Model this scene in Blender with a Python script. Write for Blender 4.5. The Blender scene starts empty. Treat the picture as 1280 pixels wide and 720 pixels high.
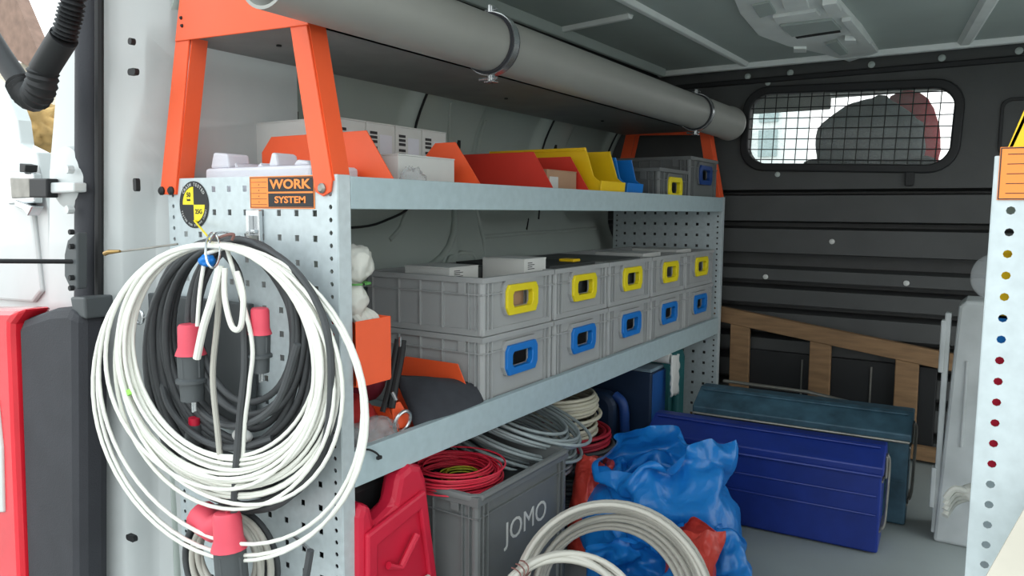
import bpy, bmesh, math, random
from mathutils import Vector, Matrix, noise
random.seed(7)
C = bpy.context.scene.collection
sc = bpy.context.scene

# ------------------------------------------------------------------ camera
CAM = Vector((0, 0, .88))
RR = ((0.8408084, 0.06137819, -0.53784194), (0.5412879, -0.08252422, 0.83677785), (0.00697493, -0.99469718, -0.10261033))
cd = bpy.data.cameras.new('camera'); cam = bpy.data.objects.new('camera', cd); C.objects.link(cam)
cd.sensor_width = 36; cd.lens = 943 * 36 / 1280; cd.clip_start = .02; cd.clip_end = 200
m4 = Matrix([[RR[i][0], -RR[i][1], -RR[i][2], CAM[i]] for i in range(3)] + [[0, 0, 0, 1]])
cam.matrix_world = m4; sc.camera = cam

# ------------------------------------------------------------------ world, exposure
w = bpy.data.worlds.new('overcast_sky'); sc.world = w; w.use_nodes = True
nt = w.node_tree; bgn = nt.nodes['Background']
tc = nt.nodes.new('ShaderNodeTexCoord'); sp = nt.nodes.new('ShaderNodeSeparateXYZ'); rp = nt.nodes.new('ShaderNodeValToRGB')
nt.links.new(tc.outputs['Generated'], sp.inputs[0]); nt.links.new(sp.outputs['Z'], rp.inputs[0]); nt.links.new(rp.outputs[0], bgn.inputs[0])
rp.color_ramp.elements[0].position = .0; rp.color_ramp.elements[0].color = (.95, .97, .96, 1)
rp.color_ramp.elements[1].position = 1.; rp.color_ramp.elements[1].color = (.82, .95, 1, 1)
bgn.inputs[1].default_value = 2.0
sc.view_settings.view_transform = 'Standard'; sc.view_settings.look = 'None'
sc.view_settings.exposure = 0.38; sc.view_settings.gamma = 1

# ------------------------------------------------------------------ helpers
def ray(u, v):
    q = ((u - 640) / 943, (v - 360) / 943, 1)
    return Vector([sum(RR[i][j] * q[j] for j in range(3)) for i in range(3)])
def P(u, v, x=None, y=None, z=None):        # a pixel of the photograph met with a real plane of the place
    d = ray(u, v)
    t = x / d.x if x is not None else (y / d.y if y is not None else (z - .88) / d.z)
    return d * t + CAM
def lin(c): return tuple(((v / 255) / 12.92 if v / 255 <= .04045 else ((v / 255 + .055) / 1.055) ** 2.4) for v in c)
MATS = {}
def mat(name, col, rough=.5, metal=0., var=.12, scale=12., bump=0., bscale=60., trans=0., alpha=1., ior=1.45, emit=0, stretch=None, col2=None, coat=0, sss=0):
    if name in MATS: return MATS[name]
    m = bpy.data.materials.new(name); m.use_nodes = True; n = m.node_tree; b = n.nodes['Principled BSDF']
    c = lin(col)
    t = n.nodes.new('ShaderNodeTexCoord'); mp = n.nodes.new('ShaderNodeMapping'); n.links.new(t.outputs['Object'], mp.inputs[0])
    if stretch: mp.inputs['Scale'].default_value = stretch
    nz = n.nodes.new('ShaderNodeTexNoise'); nz.inputs['Scale'].default_value = scale; nz.inputs['Detail'].default_value = 6
    n.links.new(mp.outputs[0], nz.inputs[0])
    r = n.nodes.new('ShaderNodeValToRGB'); n.links.new(nz.outputs[0], r.inputs[0])
    r.color_ramp.elements[0].position = .3; r.color_ramp.elements[1].position = .7
    c2 = lin(col2) if col2 else tuple(min(1, v * (1 + var)) for v in c)
    c1 = tuple(v * (1 - var) for v in c) if not col2 else c
    r.color_ramp.elements[0].color = (*c1, 1); r.color_ramp.elements[1].color = (*c2, 1)
    n.links.new(r.outputs[0], b.inputs['Base Color'])
    b.inputs['Roughness'].default_value = rough; b.inputs['Metallic'].default_value = metal
    b.inputs['IOR'].default_value = ior; b.inputs['Coat Weight'].default_value = coat
    if trans: b.inputs['Transmission Weight'].default_value = trans
    if alpha < 1: b.inputs['Alpha'].default_value = alpha
    if sss: b.inputs['Subsurface Weight'].default_value = sss; b.inputs['Subsurface Radius'].default_value = (.02, .02, .02)
    if emit: b.inputs['Emission Strength'].default_value = emit; n.links.new(r.outputs[0], b.inputs['Emission Color'])
    if bump:
        bn = n.nodes.new('ShaderNodeTexNoise'); bn.inputs['Scale'].default_value = bscale; bn.inputs['Detail'].default_value = 4
        bp = n.nodes.new('ShaderNodeBump'); bp.inputs['Strength'].default_value = bump; bp.inputs['Distance'].default_value = .004
        n.links.new(mp.outputs[0], bn.inputs[0]); n.links.new(bn.outputs[0], bp.inputs['Height']); n.links.new(bp.outputs[0], b.inputs['Normal'])
    MATS[name] = m; return m

class MB:
    def __init__(s): s.v = []; s.f = []
    def add(s, vs, fs, M=None):
        o = len(s.v)
        s.v += [(M @ Vector(p)) if M else Vector(p) for p in vs]
        s.f += [tuple(i + o for i in f) for f in fs]; return s
    def box(s, x0, x1, y0, y1, z0, z1, M=None):
        vs = [(x, y, z) for x in (x0, x1) for y in (y0, y1) for z in (z0, z1)]
        return s.add(vs, [(0, 1, 3, 2), (4, 6, 7, 5), (0, 4, 5, 1), (2, 3, 7, 6), (0, 2, 6, 4), (1, 5, 7, 3)], M)
    def prism(s, poly, a, b, axis='y', M=None):      # polygon (p,q) extruded along an axis from a to b
        n = len(poly)
        def pt(p, q, t): return {'y': (p, t, q), 'x': (t, p, q), 'z': (p, q, t)}[axis]
        vs = [pt(p, q, a) for p, q in poly] + [pt(p, q, b) for p, q in poly]
        return s.add(vs, [tuple(range(n)), tuple(range(2 * n - 1, n - 1, -1))] + [(i, i + n, (i + 1) % n + n, (i + 1) % n) for i in range(n)], M)
    def ring(s, outer, inner, a, b, axis='y', M=None):   # plate with a hole
        n = len(outer)
        def pt(p, q, t): return {'y': (p, t, q), 'x': (t, p, q), 'z': (p, q, t)}[axis]
        vs = [pt(*p, t) for t in (a, b) for L in (outer, inner) for p in L]
        fs = []
        for i in range(n):
            j = (i + 1) % n
            fs += [(i, j, n + j, n + i), (2 * n + i, 3 * n + i, 3 * n + j, 2 * n + j), (i, 2 * n + i, 2 * n + j, j), (n + i, n + j, 3 * n + j, 3 * n + i)]
        return s.add(vs, fs, M)
    def tube(s, pts, r, n=8, closed=False, cap=True, flat=1.):
        pts = [Vector(p) for p in pts]; N = len(pts); rs = r if isinstance(r, (list, tuple)) else [r] * N
        o = len(s.v); up = None
        for i, p in enumerate(pts):
            a = pts[(i - 1) % N] if (closed or i > 0) else p; b = pts[(i + 1) % N] if (closed or i < N - 1) else p
            t = (b - a).normalized() if (b - a).length > 1e-9 else Vector((0, 0, 1))
            if up is None:
                up = Vector((0, 0, 1)) if abs(t.z) < .9 else Vector((1, 0, 0))
            up = (up - t * up.dot(t))
            up = up.normalized() if up.length > 1e-6 else t.orthogonal().normalized()
            sd = t.cross(up)
            for k in range(n):
                an = 2 * math.pi * k / n
                s.v.append(p + (up * math.cos(an) + sd * math.sin(an) * flat) * rs[i])
        for i in range(N if closed else N - 1):
            for k in range(n):
                a = o + i * n + k; b = o + i * n + (k + 1) % n; c = o + ((i + 1) % N) * n + (k + 1) % n; d = o + ((i + 1) % N) * n + k
                s.f.append((a, b, c, d))
        if cap and not closed:
            s.f.append(tuple(o + k for k in range(n))[::-1]); s.f.append(tuple(o + (N - 1) * n + k for k in range(n)))
        return s
    def lathe(s, prof, n=24, M=None, cap=True):          # (r, z) about z
        vs = [(r * math.cos(2 * math.pi * k / n), r * math.sin(2 * math.pi * k / n), z) for r, z in prof for k in range(n)]
        fs = [(i * n + k, i * n + (k + 1) % n, (i + 1) * n + (k + 1) % n, (i + 1) * n + k) for i in range(len(prof) - 1) for k in range(n)]
        if cap: fs += [tuple(range(n))[::-1], tuple((len(prof) - 1) * n + k for k in range(n))]
        return s.add(vs, fs, M)
    def cyl(s, a, b, r, n=16, r2=None):
        return s.tube([a, b], [r, r if r2 is None else r2], n)
    def build(s, name, m, parent=None, smooth=False, bevel=0, solid=0, subd=0, loc=None, ang=40):
        me = bpy.data.meshes.new(name); me.from_pydata([tuple(v) for v in s.v], [], s.f); me.update()
        bm = bmesh.new(); bm.from_mesh(me); bmesh.ops.recalc_face_normals(bm, faces=bm.faces); bm.to_mesh(me); bm.free()
        if smooth:
            me.polygons.foreach_set('use_smooth', [True] * len(me.polygons)); me.set_sharp_from_angle(angle=math.radians(ang))
        if m: me.materials.append(m)
        o = bpy.data.objects.new(name, me); C.objects.link(o)
        if parent: o.parent = parent
        if loc: o.location = loc
        if solid:
            q = o.modifiers.new('solid', 'SOLIDIFY'); q.thickness = solid; q.offset = 0
        if bevel:
            q = o.modifiers.new('bevel', 'BEVEL'); q.width = bevel; q.segments = 2; q.limit_method = 'ANGLE'; q.angle_limit = math.radians(50)
        if subd:
            q = o.modifiers.new('sub', 'SUBSURF'); q.levels = q.render_levels = subd
        return o
def tag(o, label, cat, group=None, kind=None):
    if label: o['label'] = label
    if cat: o['category'] = cat
    if group: o['group'] = group
    if kind: o['kind'] = kind
    return o
def thing(name, label, cat, loc=(0, 0, 0), rz=0, group=None):
    o = bpy.data.objects.new(name, None); C.objects.link(o); o.location = loc; o.rotation_euler = (0, 0, rz); o.empty_display_size = .05
    return tag(o, label, cat, group)
def lab(o, s): o['label'] = s; return o
def struct(o): o['kind'] = 'structure'; return o
def rrect(x0, x1, z0, z1, r, n=6):
    pts = []
    for cx, cz, a0 in ((x1 - r, z1 - r, 0), (x0 + r, z1 - r, 90), (x0 + r, z0 + r, 180), (x1 - r, z0 + r, 270)):
        for k in range(n + 1):
            a = math.radians(a0 + 90 * k / n); pts.append((cx + r * math.cos(a), cz + r * math.sin(a)))
    return pts
def rect_like(inner, x0, x1, z0, z1):     # outer rectangle points paired with an inner outline
    cx = sum(p[0] for p in inner) / len(inner); cz = sum(p[1] for p in inner) / len(inner); out = []
    n = len(inner) // 4
    for k, (cxr, czr) in enumerate(((x1, z1), (x0, z1), (x0, z0), (x1, z0))):
        for j in range(n): out.append((cxr, czr) if n < 3 else None)
    out = []
    for p in inner:
        dx, dz = p[0] - cx, p[1] - cz
        sx = ((x1 if dx > 0 else x0) - cx) / dx if abs(dx) > 1e-9 else 1e9; sz = ((z1 if dz > 0 else z0) - cz) / dz if abs(dz) > 1e-9 else 1e9
        t = min(sx, sz); out.append([cx + dx * t, cz + dz * t])
    for c in ((x1, z1), (x0, z1), (x0, z0), (x1, z0)):   # snap the nearest to each corner
        i = min(range(len(out)), key=lambda i: (out[i][0] - c[0]) ** 2 + (out[i][1] - c[1]) ** 2); out[i] = list(c)
    return [tuple(p) for p in out]
def text(body, size, m, parent, M, name='lettering', depth=.0004, bold=0, font_sx=1.):
    cu = bpy.data.curves.new(name, 'FONT'); cu.body = body; cu.size = size; cu.align_x = 'CENTER'; cu.align_y = 'CENTER'; cu.extrude = depth; cu.offset = bold; cu.resolution_u = 3
    t = bpy.data.objects.new('tmp', cu); C.objects.link(t); bpy.context.view_layer.update()
    me = bpy.data.meshes.new_from_object(t.evaluated_get(bpy.context.evaluated_depsgraph_get())); bpy.data.objects.remove(t)
    me.transform(M @ Matrix.Diagonal((font_sx, 1, 1, 1))); me.materials.clear(); me.materials.append(m); me.name = name
    o = bpy.data.objects.new(name, me); C.objects.link(o); o.parent = parent; return o
def frame_y(p):   # text plane facing -Y (towards the rear): x right, z up
    return Matrix.Translation(p) @ Matrix(((1, 0, 0, 0), (0, 0, -1, 0), (0, 1, 0, 0), (0, 0, 0, 1)))
def frame_x(p):   # text plane facing +X: reads along +Y
    return Matrix.Translation(p) @ Matrix(((0, 0, 1, 0), (1, 0, 0, 0), (0, 1, 0, 0), (0, 0, 0, 1)))
def sstep(a, b, x):
    t = max(0, min(1, (x - a) / (b - a))); return t * t * (3 - 2 * t)

# ------------------------------------------------------------------ materials
M_white = mat('white_body_paint', (198, 202, 202), .35, var=.03, coat=.3)
M_grey_paint = mat('grey_inner_paint', (180, 190, 184), .3, var=.04, scale=5, coat=.4)
M_roof = mat('grey_roof_paint', (182, 192, 188), .5, var=.06, scale=4)
M_roof_lt = mat('pale_roof_highlight', (240, 244, 242), .4, var=.05)  # pale bracket and rib paint, whitened further to carry the highlight
M_galv = mat('galvanised_steel', (190, 200, 203), .42, .25, var=.07, scale=70, bump=.05)
M_tray = mat('grey_shelf_enamel', (172, 190, 195), .5, .1, var=.05, scale=60)
M_orange = mat('orange_enamel', (238, 92, 48), .42, var=.04)
M_red = mat('red_plastic', (196, 30, 58), .45, var=.06)
M_tube = mat('grey_pvc', (152, 152, 147), .42, var=.05, scale=6)
M_black = mat('black_plastic', (26, 27, 29), .55, var=.15)
M_dark = mat('dark_rubber', (50, 51, 56), .7, var=.12, bump=.2, bscale=300)
M_bulk = mat('black_bulkhead_panel', (74, 75, 75), .6, var=.1, scale=8, bump=.15, bscale=400)
M_crate = mat('grey_crate_plastic', (160, 162, 162), .48, var=.04)
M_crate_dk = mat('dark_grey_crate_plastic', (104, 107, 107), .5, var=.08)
M_yellow = mat('yellow_plastic', (232, 212, 28), .4, var=.04)
M_yel2 = mat('yellow_bin_plastic', (240, 198, 22), .4, var=.05)
M_blue = mat('blue_plastic', (18, 116, 200), .4, var=.05)
M_blue_dk = mat('dark_blue_plastic', (26, 64, 128), .5, var=.12)
M_navy = mat('navy_plastic', (22, 42, 68), .55, var=.12)
M_teal = mat('teal_plastic', (30, 96, 100), .45, var=.12)
M_boxblue = mat('blue_enamel_steel', (28, 50, 130), .38, .1, var=.14, scale=14, bump=.08, bscale=40)
M_boxteal = mat('worn_teal_enamel', (58, 88, 104), .5, .15, var=.35, scale=20, bump=.1)
M_wood = mat('old_ladder_wood', (134, 104, 74), .65, var=.22, scale=9, stretch=(1, 8, 8), bump=.2)
M_cardwhite = mat('white_carton', (205, 206, 203), .7, var=.04)
M_card = mat('brown_carton', (176, 140, 112), .8, var=.08)
M_foam = mat('white_foam', (214, 214, 222), .8, var=.03, bump=.2, bscale=120)
M_print = mat('black_print', (48, 48, 50), .7, var=.05)
M_cabw = mat('white_cable_sheath', (226, 226, 218), .42, var=.03)
M_cabg = mat('light_grey_cable_sheath', (178, 175, 166), .45, var=.04)
M_cabcream = mat('cream_cable_sheath', (196, 192, 172), .45, var=.04)
M_cabgrey = mat('grey_cable_sheath', (152, 162, 164), .5, var=.06)
M_cabk = mat('black_cable_rubber', (66, 68, 70), .6, var=.12, scale=30)
M_wirered = mat('red_wire', (208, 44, 66), .45, var=.08)
M_wireyg = mat('yellow_green_wire', (160, 160, 40), .45, var=.1)
M_plugred = mat('red_plug_plastic', (216, 74, 92), .5, var=.08)
M_pluggrey = mat('dark_grey_plug', (74, 78, 80), .5, var=.1)
M_chrome = mat('bright_metal', (200, 203, 205), .25, .9, var=.05)
M_steel = mat('dull_steel', (140, 138, 132), .4, .7, var=.2, scale=30)
def film(name, col, k=1.):
    m = bpy.data.materials.new(name); m.use_nodes = True; n = m.node_tree; b = n.nodes['Principled BSDF']; c = lin(col)
    t = n.nodes.new('ShaderNodeTexCoord'); nz = n.nodes.new('ShaderNodeTexNoise'); nz.inputs['Scale'].default_value = 5; nz.inputs['Detail'].default_value = 3
    n.links.new(t.outputs['Object'], nz.inputs[0])
    mx = n.nodes.new('ShaderNodeVectorMath'); mx.operation = 'MULTIPLY_ADD'; mx.inputs[1].default_value = (.22, .22, .22)
    n.links.new(nz.outputs['Color'], mx.inputs[0]); n.links.new(t.outputs['Object'], mx.inputs[2])
    prev = None; 
    for sc_, dist in ((13 * k, .009), (34 * k, .0035)):
        v = n.nodes.new('ShaderNodeTexVoronoi'); v.feature = 'F1'; v.inputs['Scale'].default_value = sc_; n.links.new(mx.outputs[0], v.inputs['Vector'])
        bp = n.nodes.new('ShaderNodeBump'); bp.inputs['Strength'].default_value = .75; bp.inputs['Distance'].default_value = dist
        n.links.new(v.outputs['Distance'], bp.inputs['Height'])
        if prev: n.links.new(prev.outputs[0], bp.inputs['Normal'])
        prev = bp
    n.links.new(prev.outputs[0], b.inputs['Normal'])
    b.inputs['Base Color'].default_value = (*c, 1); b.inputs['Roughness'].default_value = .33; b.inputs['Coat Weight'].default_value = .15
    tr = n.nodes.new('ShaderNodeBsdfTranslucent'); tr.inputs[0].default_value = (*c, 1); n.links.new(prev.outputs[0], tr.inputs['Normal'])
    ms = n.nodes.new('ShaderNodeMixShader'); ms.inputs[0].default_value = .35
    n.links.new(b.outputs[0], ms.inputs[1]); n.links.new(tr.outputs[0], ms.inputs[2]); n.links.new(ms.outputs[0], n.nodes['Material Output'].inputs[0])
    return m
M_bagblue = film('blue_bin_liner', (34, 138, 220))
M_bagred = film('coral_film', (226, 78, 66), 1.5)
M_glass = mat('window_glass', (235, 245, 242), .02, var=0, alpha=.12)
M_clear = mat('clear_plastic', (200, 204, 206), .12, var=.05, alpha=.32, bump=.6, bscale=25)
M_floor = mat('grey_van_floor', (146, 152, 150), .55, var=.08, scale=3, bump=.08, bscale=200)
M_fabric_dk = mat('charcoal_fabric', (56, 58, 64), .9, var=.12, scale=40, bump=.3, bscale=500)
M_fabric_mr = mat('maroon_fabric', (120, 32, 50), .85, var=.15, bump=.3, bscale=200)
M_lampred = mat('red_lamp_lens', (226, 36, 52), .12, var=.1, scale=8, coat=.6)
M_stor = mat('sticker_orange', (246, 140, 62), .5, var=.02)
M_glove = mat('white_rubber', (208, 208, 200), .6, var=.06, bump=.3, bscale=30)

# ------------------------------------------------------------------ numbers
Y0, Y1, RX, XB, ZT = .868, 2.86, -.89, -1.355, .935
YB = 3.03; ZC = 1.44; XR = .46

# ------------------------------------------------------------------ van shell
fl = struct(MB().box(-1.5, XR, .72, YB, -.03, 0).build('floor', M_floor))
tag(fl, 'grey painted cargo floor of the van', None)
# left wall: one pressed panel with pillars and recesses
def wx(y, z):
    b = -1.45 + .20 * sstep(1.05, 1.5, z)
    for a0, a1, z0, z1 in ((1.05, 1.70, .83, 1.32), (2.02, 2.43, .84, 1.32), (2.62, 3.0, .84, 1.32)):
        dx = max(a0 - y, y - a1); dz = max(z0 - z, z - z1); r = .10
        qx, qz = dx + r, dz + r
        d = min(max(qx, qz), 0) + math.hypot(max(qx, 0), max(qz, 0)) - r
        b -= .035 * (1 - sstep(-.03, .012, d))
    b += .045 * sstep(.84, .70, z) * (.6 + .4 * sstep(1.7, 1.95, y))
    rr = abs(math.hypot((y - 1.62), (z - .95) * .8) - .30); b += .01 * (1 - sstep(.0, .022, rr)) * (z < .9) * (y > 1.6)
    return b
m = MB(); NY, NZ = 170, 90
for i in range(NY + 1):
    for j in range(NZ + 1):
        y = .90 + (YB - .90) * i / NY; z = (ZC + .02) * j / NZ; m.v.append(Vector((wx(y, z), y, z)))
for i in range(NY):
    for j in range(NZ):
        a = i * (NZ + 1) + j; m.f.append((a, a + 1, a + NZ + 2, a + NZ + 1))
wl = struct(m.build('wall_left', M_grey_paint, smooth=True, solid=.004, ang=80))
tag(wl, 'grey pressed steel body side of the van behind the shelving', None)
def seam(pts, r=.004, name='sealant_seam'):
    return MB().tube(pts, r, 6).build(name, M_black, wl, smooth=True)
seam([(wx(1.71, z) + .004, 1.715 - .02 * (z - .9), z) for z in [.92 + .03 * k for k in range(13)]])
seam([(wx(1.46 + .24 * math.sin(a), .90 - .07 * math.cos(a)) + .003, 1.46 + .24 * math.sin(a), .90 - .07 * math.cos(a)) for a in [math.pi / 2 * k / 10 for k in range(11)]] )
seam([(wx(1.0 + .05 * k, .83) + .003, 1.0 + .05 * k, .83) for k in range(10)], .003)
seam([(wx(2.44, z) + .004, 2.44, z) for z in [.90 + .03 * k for k in range(13)]])
seam([(wx(3.0, z) + .006, 2.99, z) for z in [.90 + .03 * k for k in range(13)]])
for y, z in ((1.93, 1.10), (2.53, 1.13), (1.30, 1.12), (2.52, .88)):
    MB().prism(rrect(y - .008, y + .008, z - .03, z + .03, .0075), wx(y, z) - .004, wx(y, z) + .0015, 'x').build('slot_dark', M_black, wl)  # black inset colours in the darkness of each opening
def wall_run(pts, r, name, mt):
    out = []
    for u, v in pts:
        q = P(u, v, x=-1.42)
        for _ in range(3): q = P(u, v, x=wx(q.y, q.z) + .002)
        out.append(q)
    out = [p for i in range(len(out) - 1) for p in (out[i], (out[i] + out[i + 1]) / 2)] + [out[-1]]
    return MB().tube(out, r, 10).build(name, mt, wl, smooth=True)
for pts, r in ((((567, 258), (569, 275), (567, 292), (561, 308), (551, 322), (535, 334)), .011), (((594, 258), (600, 280), (604, 300), (606, 330)), .008),
               (((556, 334), (562, 322), (575, 316), (590, 317), (597, 326), (598, 334)), .007), (((604, 296), (650, 292), (700, 289), (745, 285)), .007),
               (((563, 128), (562, 150), (562, 185)), .006), (((606, 150), (600, 170), (596, 190)), .008), (((487, 300), (500, 285), (508, 262)), .006)):
    wall_run(pts, r, 'pressed_ridge', M_grey_paint)
for pts in (((661, 262), (660, 275), (658, 287)), ((674, 262), (673, 274))): wall_run(pts, .004, 'sealant_seam', M_black)
# outer skin so that the body is closed
struct(MB().box(-1.62, -1.60, .86, 4.6, -.1, 1.6).build('wall_outer_left', M_white))
struct(MB().box(-1.62, XR + .1, .70, 3.6, 1.50, 1.53).build('roof_skin', M_white))
wr = struct(MB().box(XR, XR + .03, .72, 1.35, 0, 1.5).box(XR, XR + .03, 2.75, YB, 0, 1.5).box(XR, XR + .03, 1.35, 2.75, 1.30, 1.5).build('wall_right', M_grey_paint))   # the sliding side door stands open
# ceiling with pressed ribs
ce = struct(MB().box(-1.24, XR, .76, YB, ZC, ZC + .01).build('ceiling', M_roof))
tag(ce, 'grey painted van roof with pressed ribs', None)
def crib(pts, wdt, h=.014, mt=M_roof_lt, name='roof_rib'):
    m = MB()
    for a, b in zip(pts[:-1], pts[1:]):
        a = Vector(a); b = Vector(b); t = (b - a).normalized(); s = Vector((-t.y, t.x, 0)) * wdt / 2; d = Vector((0, 0, -h)); i = s * .5
        vs = [a - s, a + s, a + i + d, a - i + d, b - s, b + s, b + i + d, b - i + d]
        m.add(vs, [(0, 1, 2, 3), (4, 7, 6, 5), (0, 4, 5, 1), (1, 5, 6, 2), (2, 6, 7, 3), (3, 7, 4, 0)])
    return m.build(name, mt, ce, bevel=.003)
crib([(-.895, .8, ZC), (-.845, 2.93, ZC)], .035)
crib([(.16, .8, ZC), (-.13, 2.93, ZC)], .05)
crib([(-1.2, 2.955, ZC), (XR, 2.955, ZC)], .05, .018)
crib([(-1.2, 2.1, ZC), (-.92, 2.05, ZC)], .03)
crib([(-1.2, .8, ZC), (-1.16, 2.9, ZC)], .03, .03, M_roof)
struct(MB().box(-1.46, -1.22, .88, YB, ZC - .005, ZC + .005).build('dark_gap_strip', M_black))  # black strip paints in the dark gap beside the ceiling edge
# stamped roof bracket with ribs as plates and slot darkness as thin black plates
br = struct(MB().prism([(P(u, v, z=ZC).x, P(u, v, z=ZC).y) for u, v in ((905, -40), (925, 10), (948, 38), (985, 52), (1030, 62), (1062, 72), (1098, 60), (1078, 30), (1052, 0), (1035, -40))], ZC - .016, ZC, 'z').build('roof_bracket', M_roof_lt, ce, bevel=.003))
del br['kind']; lab(br, 'pale stamped steel roof bracket')
def bpl(pp, z0, z1, mt, nm):
    return MB().prism([(P(u, v, z=ZC - .016).x, P(u, v, z=ZC - .016).y) for u, v in pp], ZC - z0, ZC - z1, 'z').build(nm, mt, ce, bevel=.0015)
bpl(((975, -8), (1005, -14), (1012, 6), (982, 10)), .026, .016, M_roof_lt, 'bracket_rib')
bpl(((966, 18), (1020, 10), (1026, 16), (970, 25)), .026, .016, M_roof_lt, 'bracket_rib')
bpl(((984, 23), (1017, 18), (1018, 20), (985, 25)), .0175, .016, M_black, 'bracket_slot_dark')  # black plate put in for the shade inside the opening
bpl(((994, 46), (1050, 37), (1051, 40), (996, 48)), .0175, .016, M_black, 'bracket_slot_dark')
bpl(((975, 30), (1040, 22), (1052, 34), (990, 43)), .024, .016, M_roof, 'bracket_rib')
bpl(((940, 5), (962, 0), (970, 14), (950, 20)), .022, .016, M_roof, 'bracket_rib')
bpl(((1028, 0), (1046, -3), (1052, 8), (1036, 14)), .03, .016, M_roof_lt, 'bracket_rib')
bpl(((1052, 22), (1064, 20), (1088, 50), (1076, 52)), .028, .016, M_roof_lt, 'bracket_rib')
bpl(((992, 58), (1008, 58), (1008, 63), (992, 63)), .024, .016, M_roof_lt, 'bracket_rib')
bpl(((1056, 44), (1070, 44), (1070, 48), (1056, 48)), .032, .016, M_roof_lt, 'bracket_rib')
bpl(((925, -30), (960, -34), (966, -12), (934, -6)), .026, .016, M_roof, 'bracket_rib')
bpl(((1032, 52), (1046, 48), (1060, 64), (1050, 66)), .026, .016, M_roof, 'bracket_rib')

# bulkhead: ribbed lower moulding, upper plate with the window opening
WINT = math.radians(2.0)
def tilt(pts, c=(-.49, 1.185)):
    return [(c[0] + (p - c[0]) * math.cos(WINT) + (q - c[1]) * math.sin(WINT), c[1] - (p - c[0]) * math.sin(WINT) + (q - c[1]) * math.cos(WINT)) for p, q in pts]
win = tilt(rrect(-.845, -.155, 1.058, 1.32, .07))
XL = -1.5
gro = []   # (z centre, half height, depth) of the grooves
z = 0
for zc, hh in ((.955, .006), (.830, .010), (.690, .026), (.598, .011), (.505, .012), (.40, .012), (.31, .015), (.2, .015), (.08, .015)): gro.append((zc, hh))
gro.sort()
prof = [(YB, 0)]
for zc, hh in gro: prof += [(YB, zc - hh - .006), (YB + .11, zc - hh + .002), (YB + .11, zc + hh - .002), (YB, zc + hh + .006)]
prof += [(YB, 1.0), (YB + .13, 1.0), (YB + .13, 0)]
wf = struct(MB().prism(prof, XL, XR, 'x').build('wall_front', M_bulk))
tag(wf, 'black ribbed bulkhead between cargo space and cab', None)
up = MB().ring(rect_like(win, XL, XR, 1.0, 1.46), win, YB, YB + .03).build('bulkhead_top', M_bulk, wf)
bump1 = MB().ring(rrect(-.02, .13, 1.07, 1.26, .03), rrect(-.01, .12, 1.08, 1.25, .025), YB - .008, YB + .001).build('blanking_rim', M_black, wf, bevel=.002)
MB().box(XL, XR, YB - .012, YB + .002, 1.375, 1.395).build('cross_rail', M_black, wf, bevel=.004)
for x in (-.86, -.7, -.42, -.2, .02, .2):
    MB().lathe([(.011, 0), (.012, .004), (.006, .008)], 12, Matrix.Translation((x, YB - .0, 1.408 + .004 * math.sin(x * 30))) @ Matrix.Rotation(math.pi / 2, 4, 'X')).build('rivet', M_roof, wf, smooth=True)
for u, v in ((1040, 302), (957, 346), (1133, 354), (972, 218), (1265, 300), (960, 104)):
    p = P(u, v, y=YB)
    MB().lathe([(.010, 0), (.010, .003), (.006, .005)], 12, Matrix.Translation(p) @ Matrix.Rotation(math.pi / 2, 4, 'X')).build('rivet', M_cardwhite if v > 250 else M_roof, wf, smooth=True)
w1 = struct(MB().ring(tilt(rrect(-.875, -.125, 1.028, 1.35, .095)), win, YB - .018, YB + .012).build('window_1', M_black, bevel=.005))
tag(w1, 'cab window in the black bulkhead with a wire grille', None)
MB().prism(win, YB + .016, YB + .020).build('pane', M_glass, w1)
MB().box(-.29, -.262, YB - .016, YB - .002, .975, 1.035).build('window_catch', M_black, w1, bevel=.003)
nv = 17
for k in range(nv):
    x = -.835 + .68 * k / (nv - 1); a, b = tilt([(x, 1.052), (x, 1.326)])
    MB().cyl((a[0], YB - .006, a[1]), (b[0], YB - .006, b[1]), .0019, 6).build('grille_wire', M_black, w1, smooth=True)
for k in range(7):
    z = 1.072 + .039 * k; a, b = tilt([(-.85, z), (-.15, z)])
    MB().cyl((a[0], YB - .009, a[1]), (b[0], YB - .009, b[1]), .0019, 6).build('grille_wire', M_black, w1, smooth=True)

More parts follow.
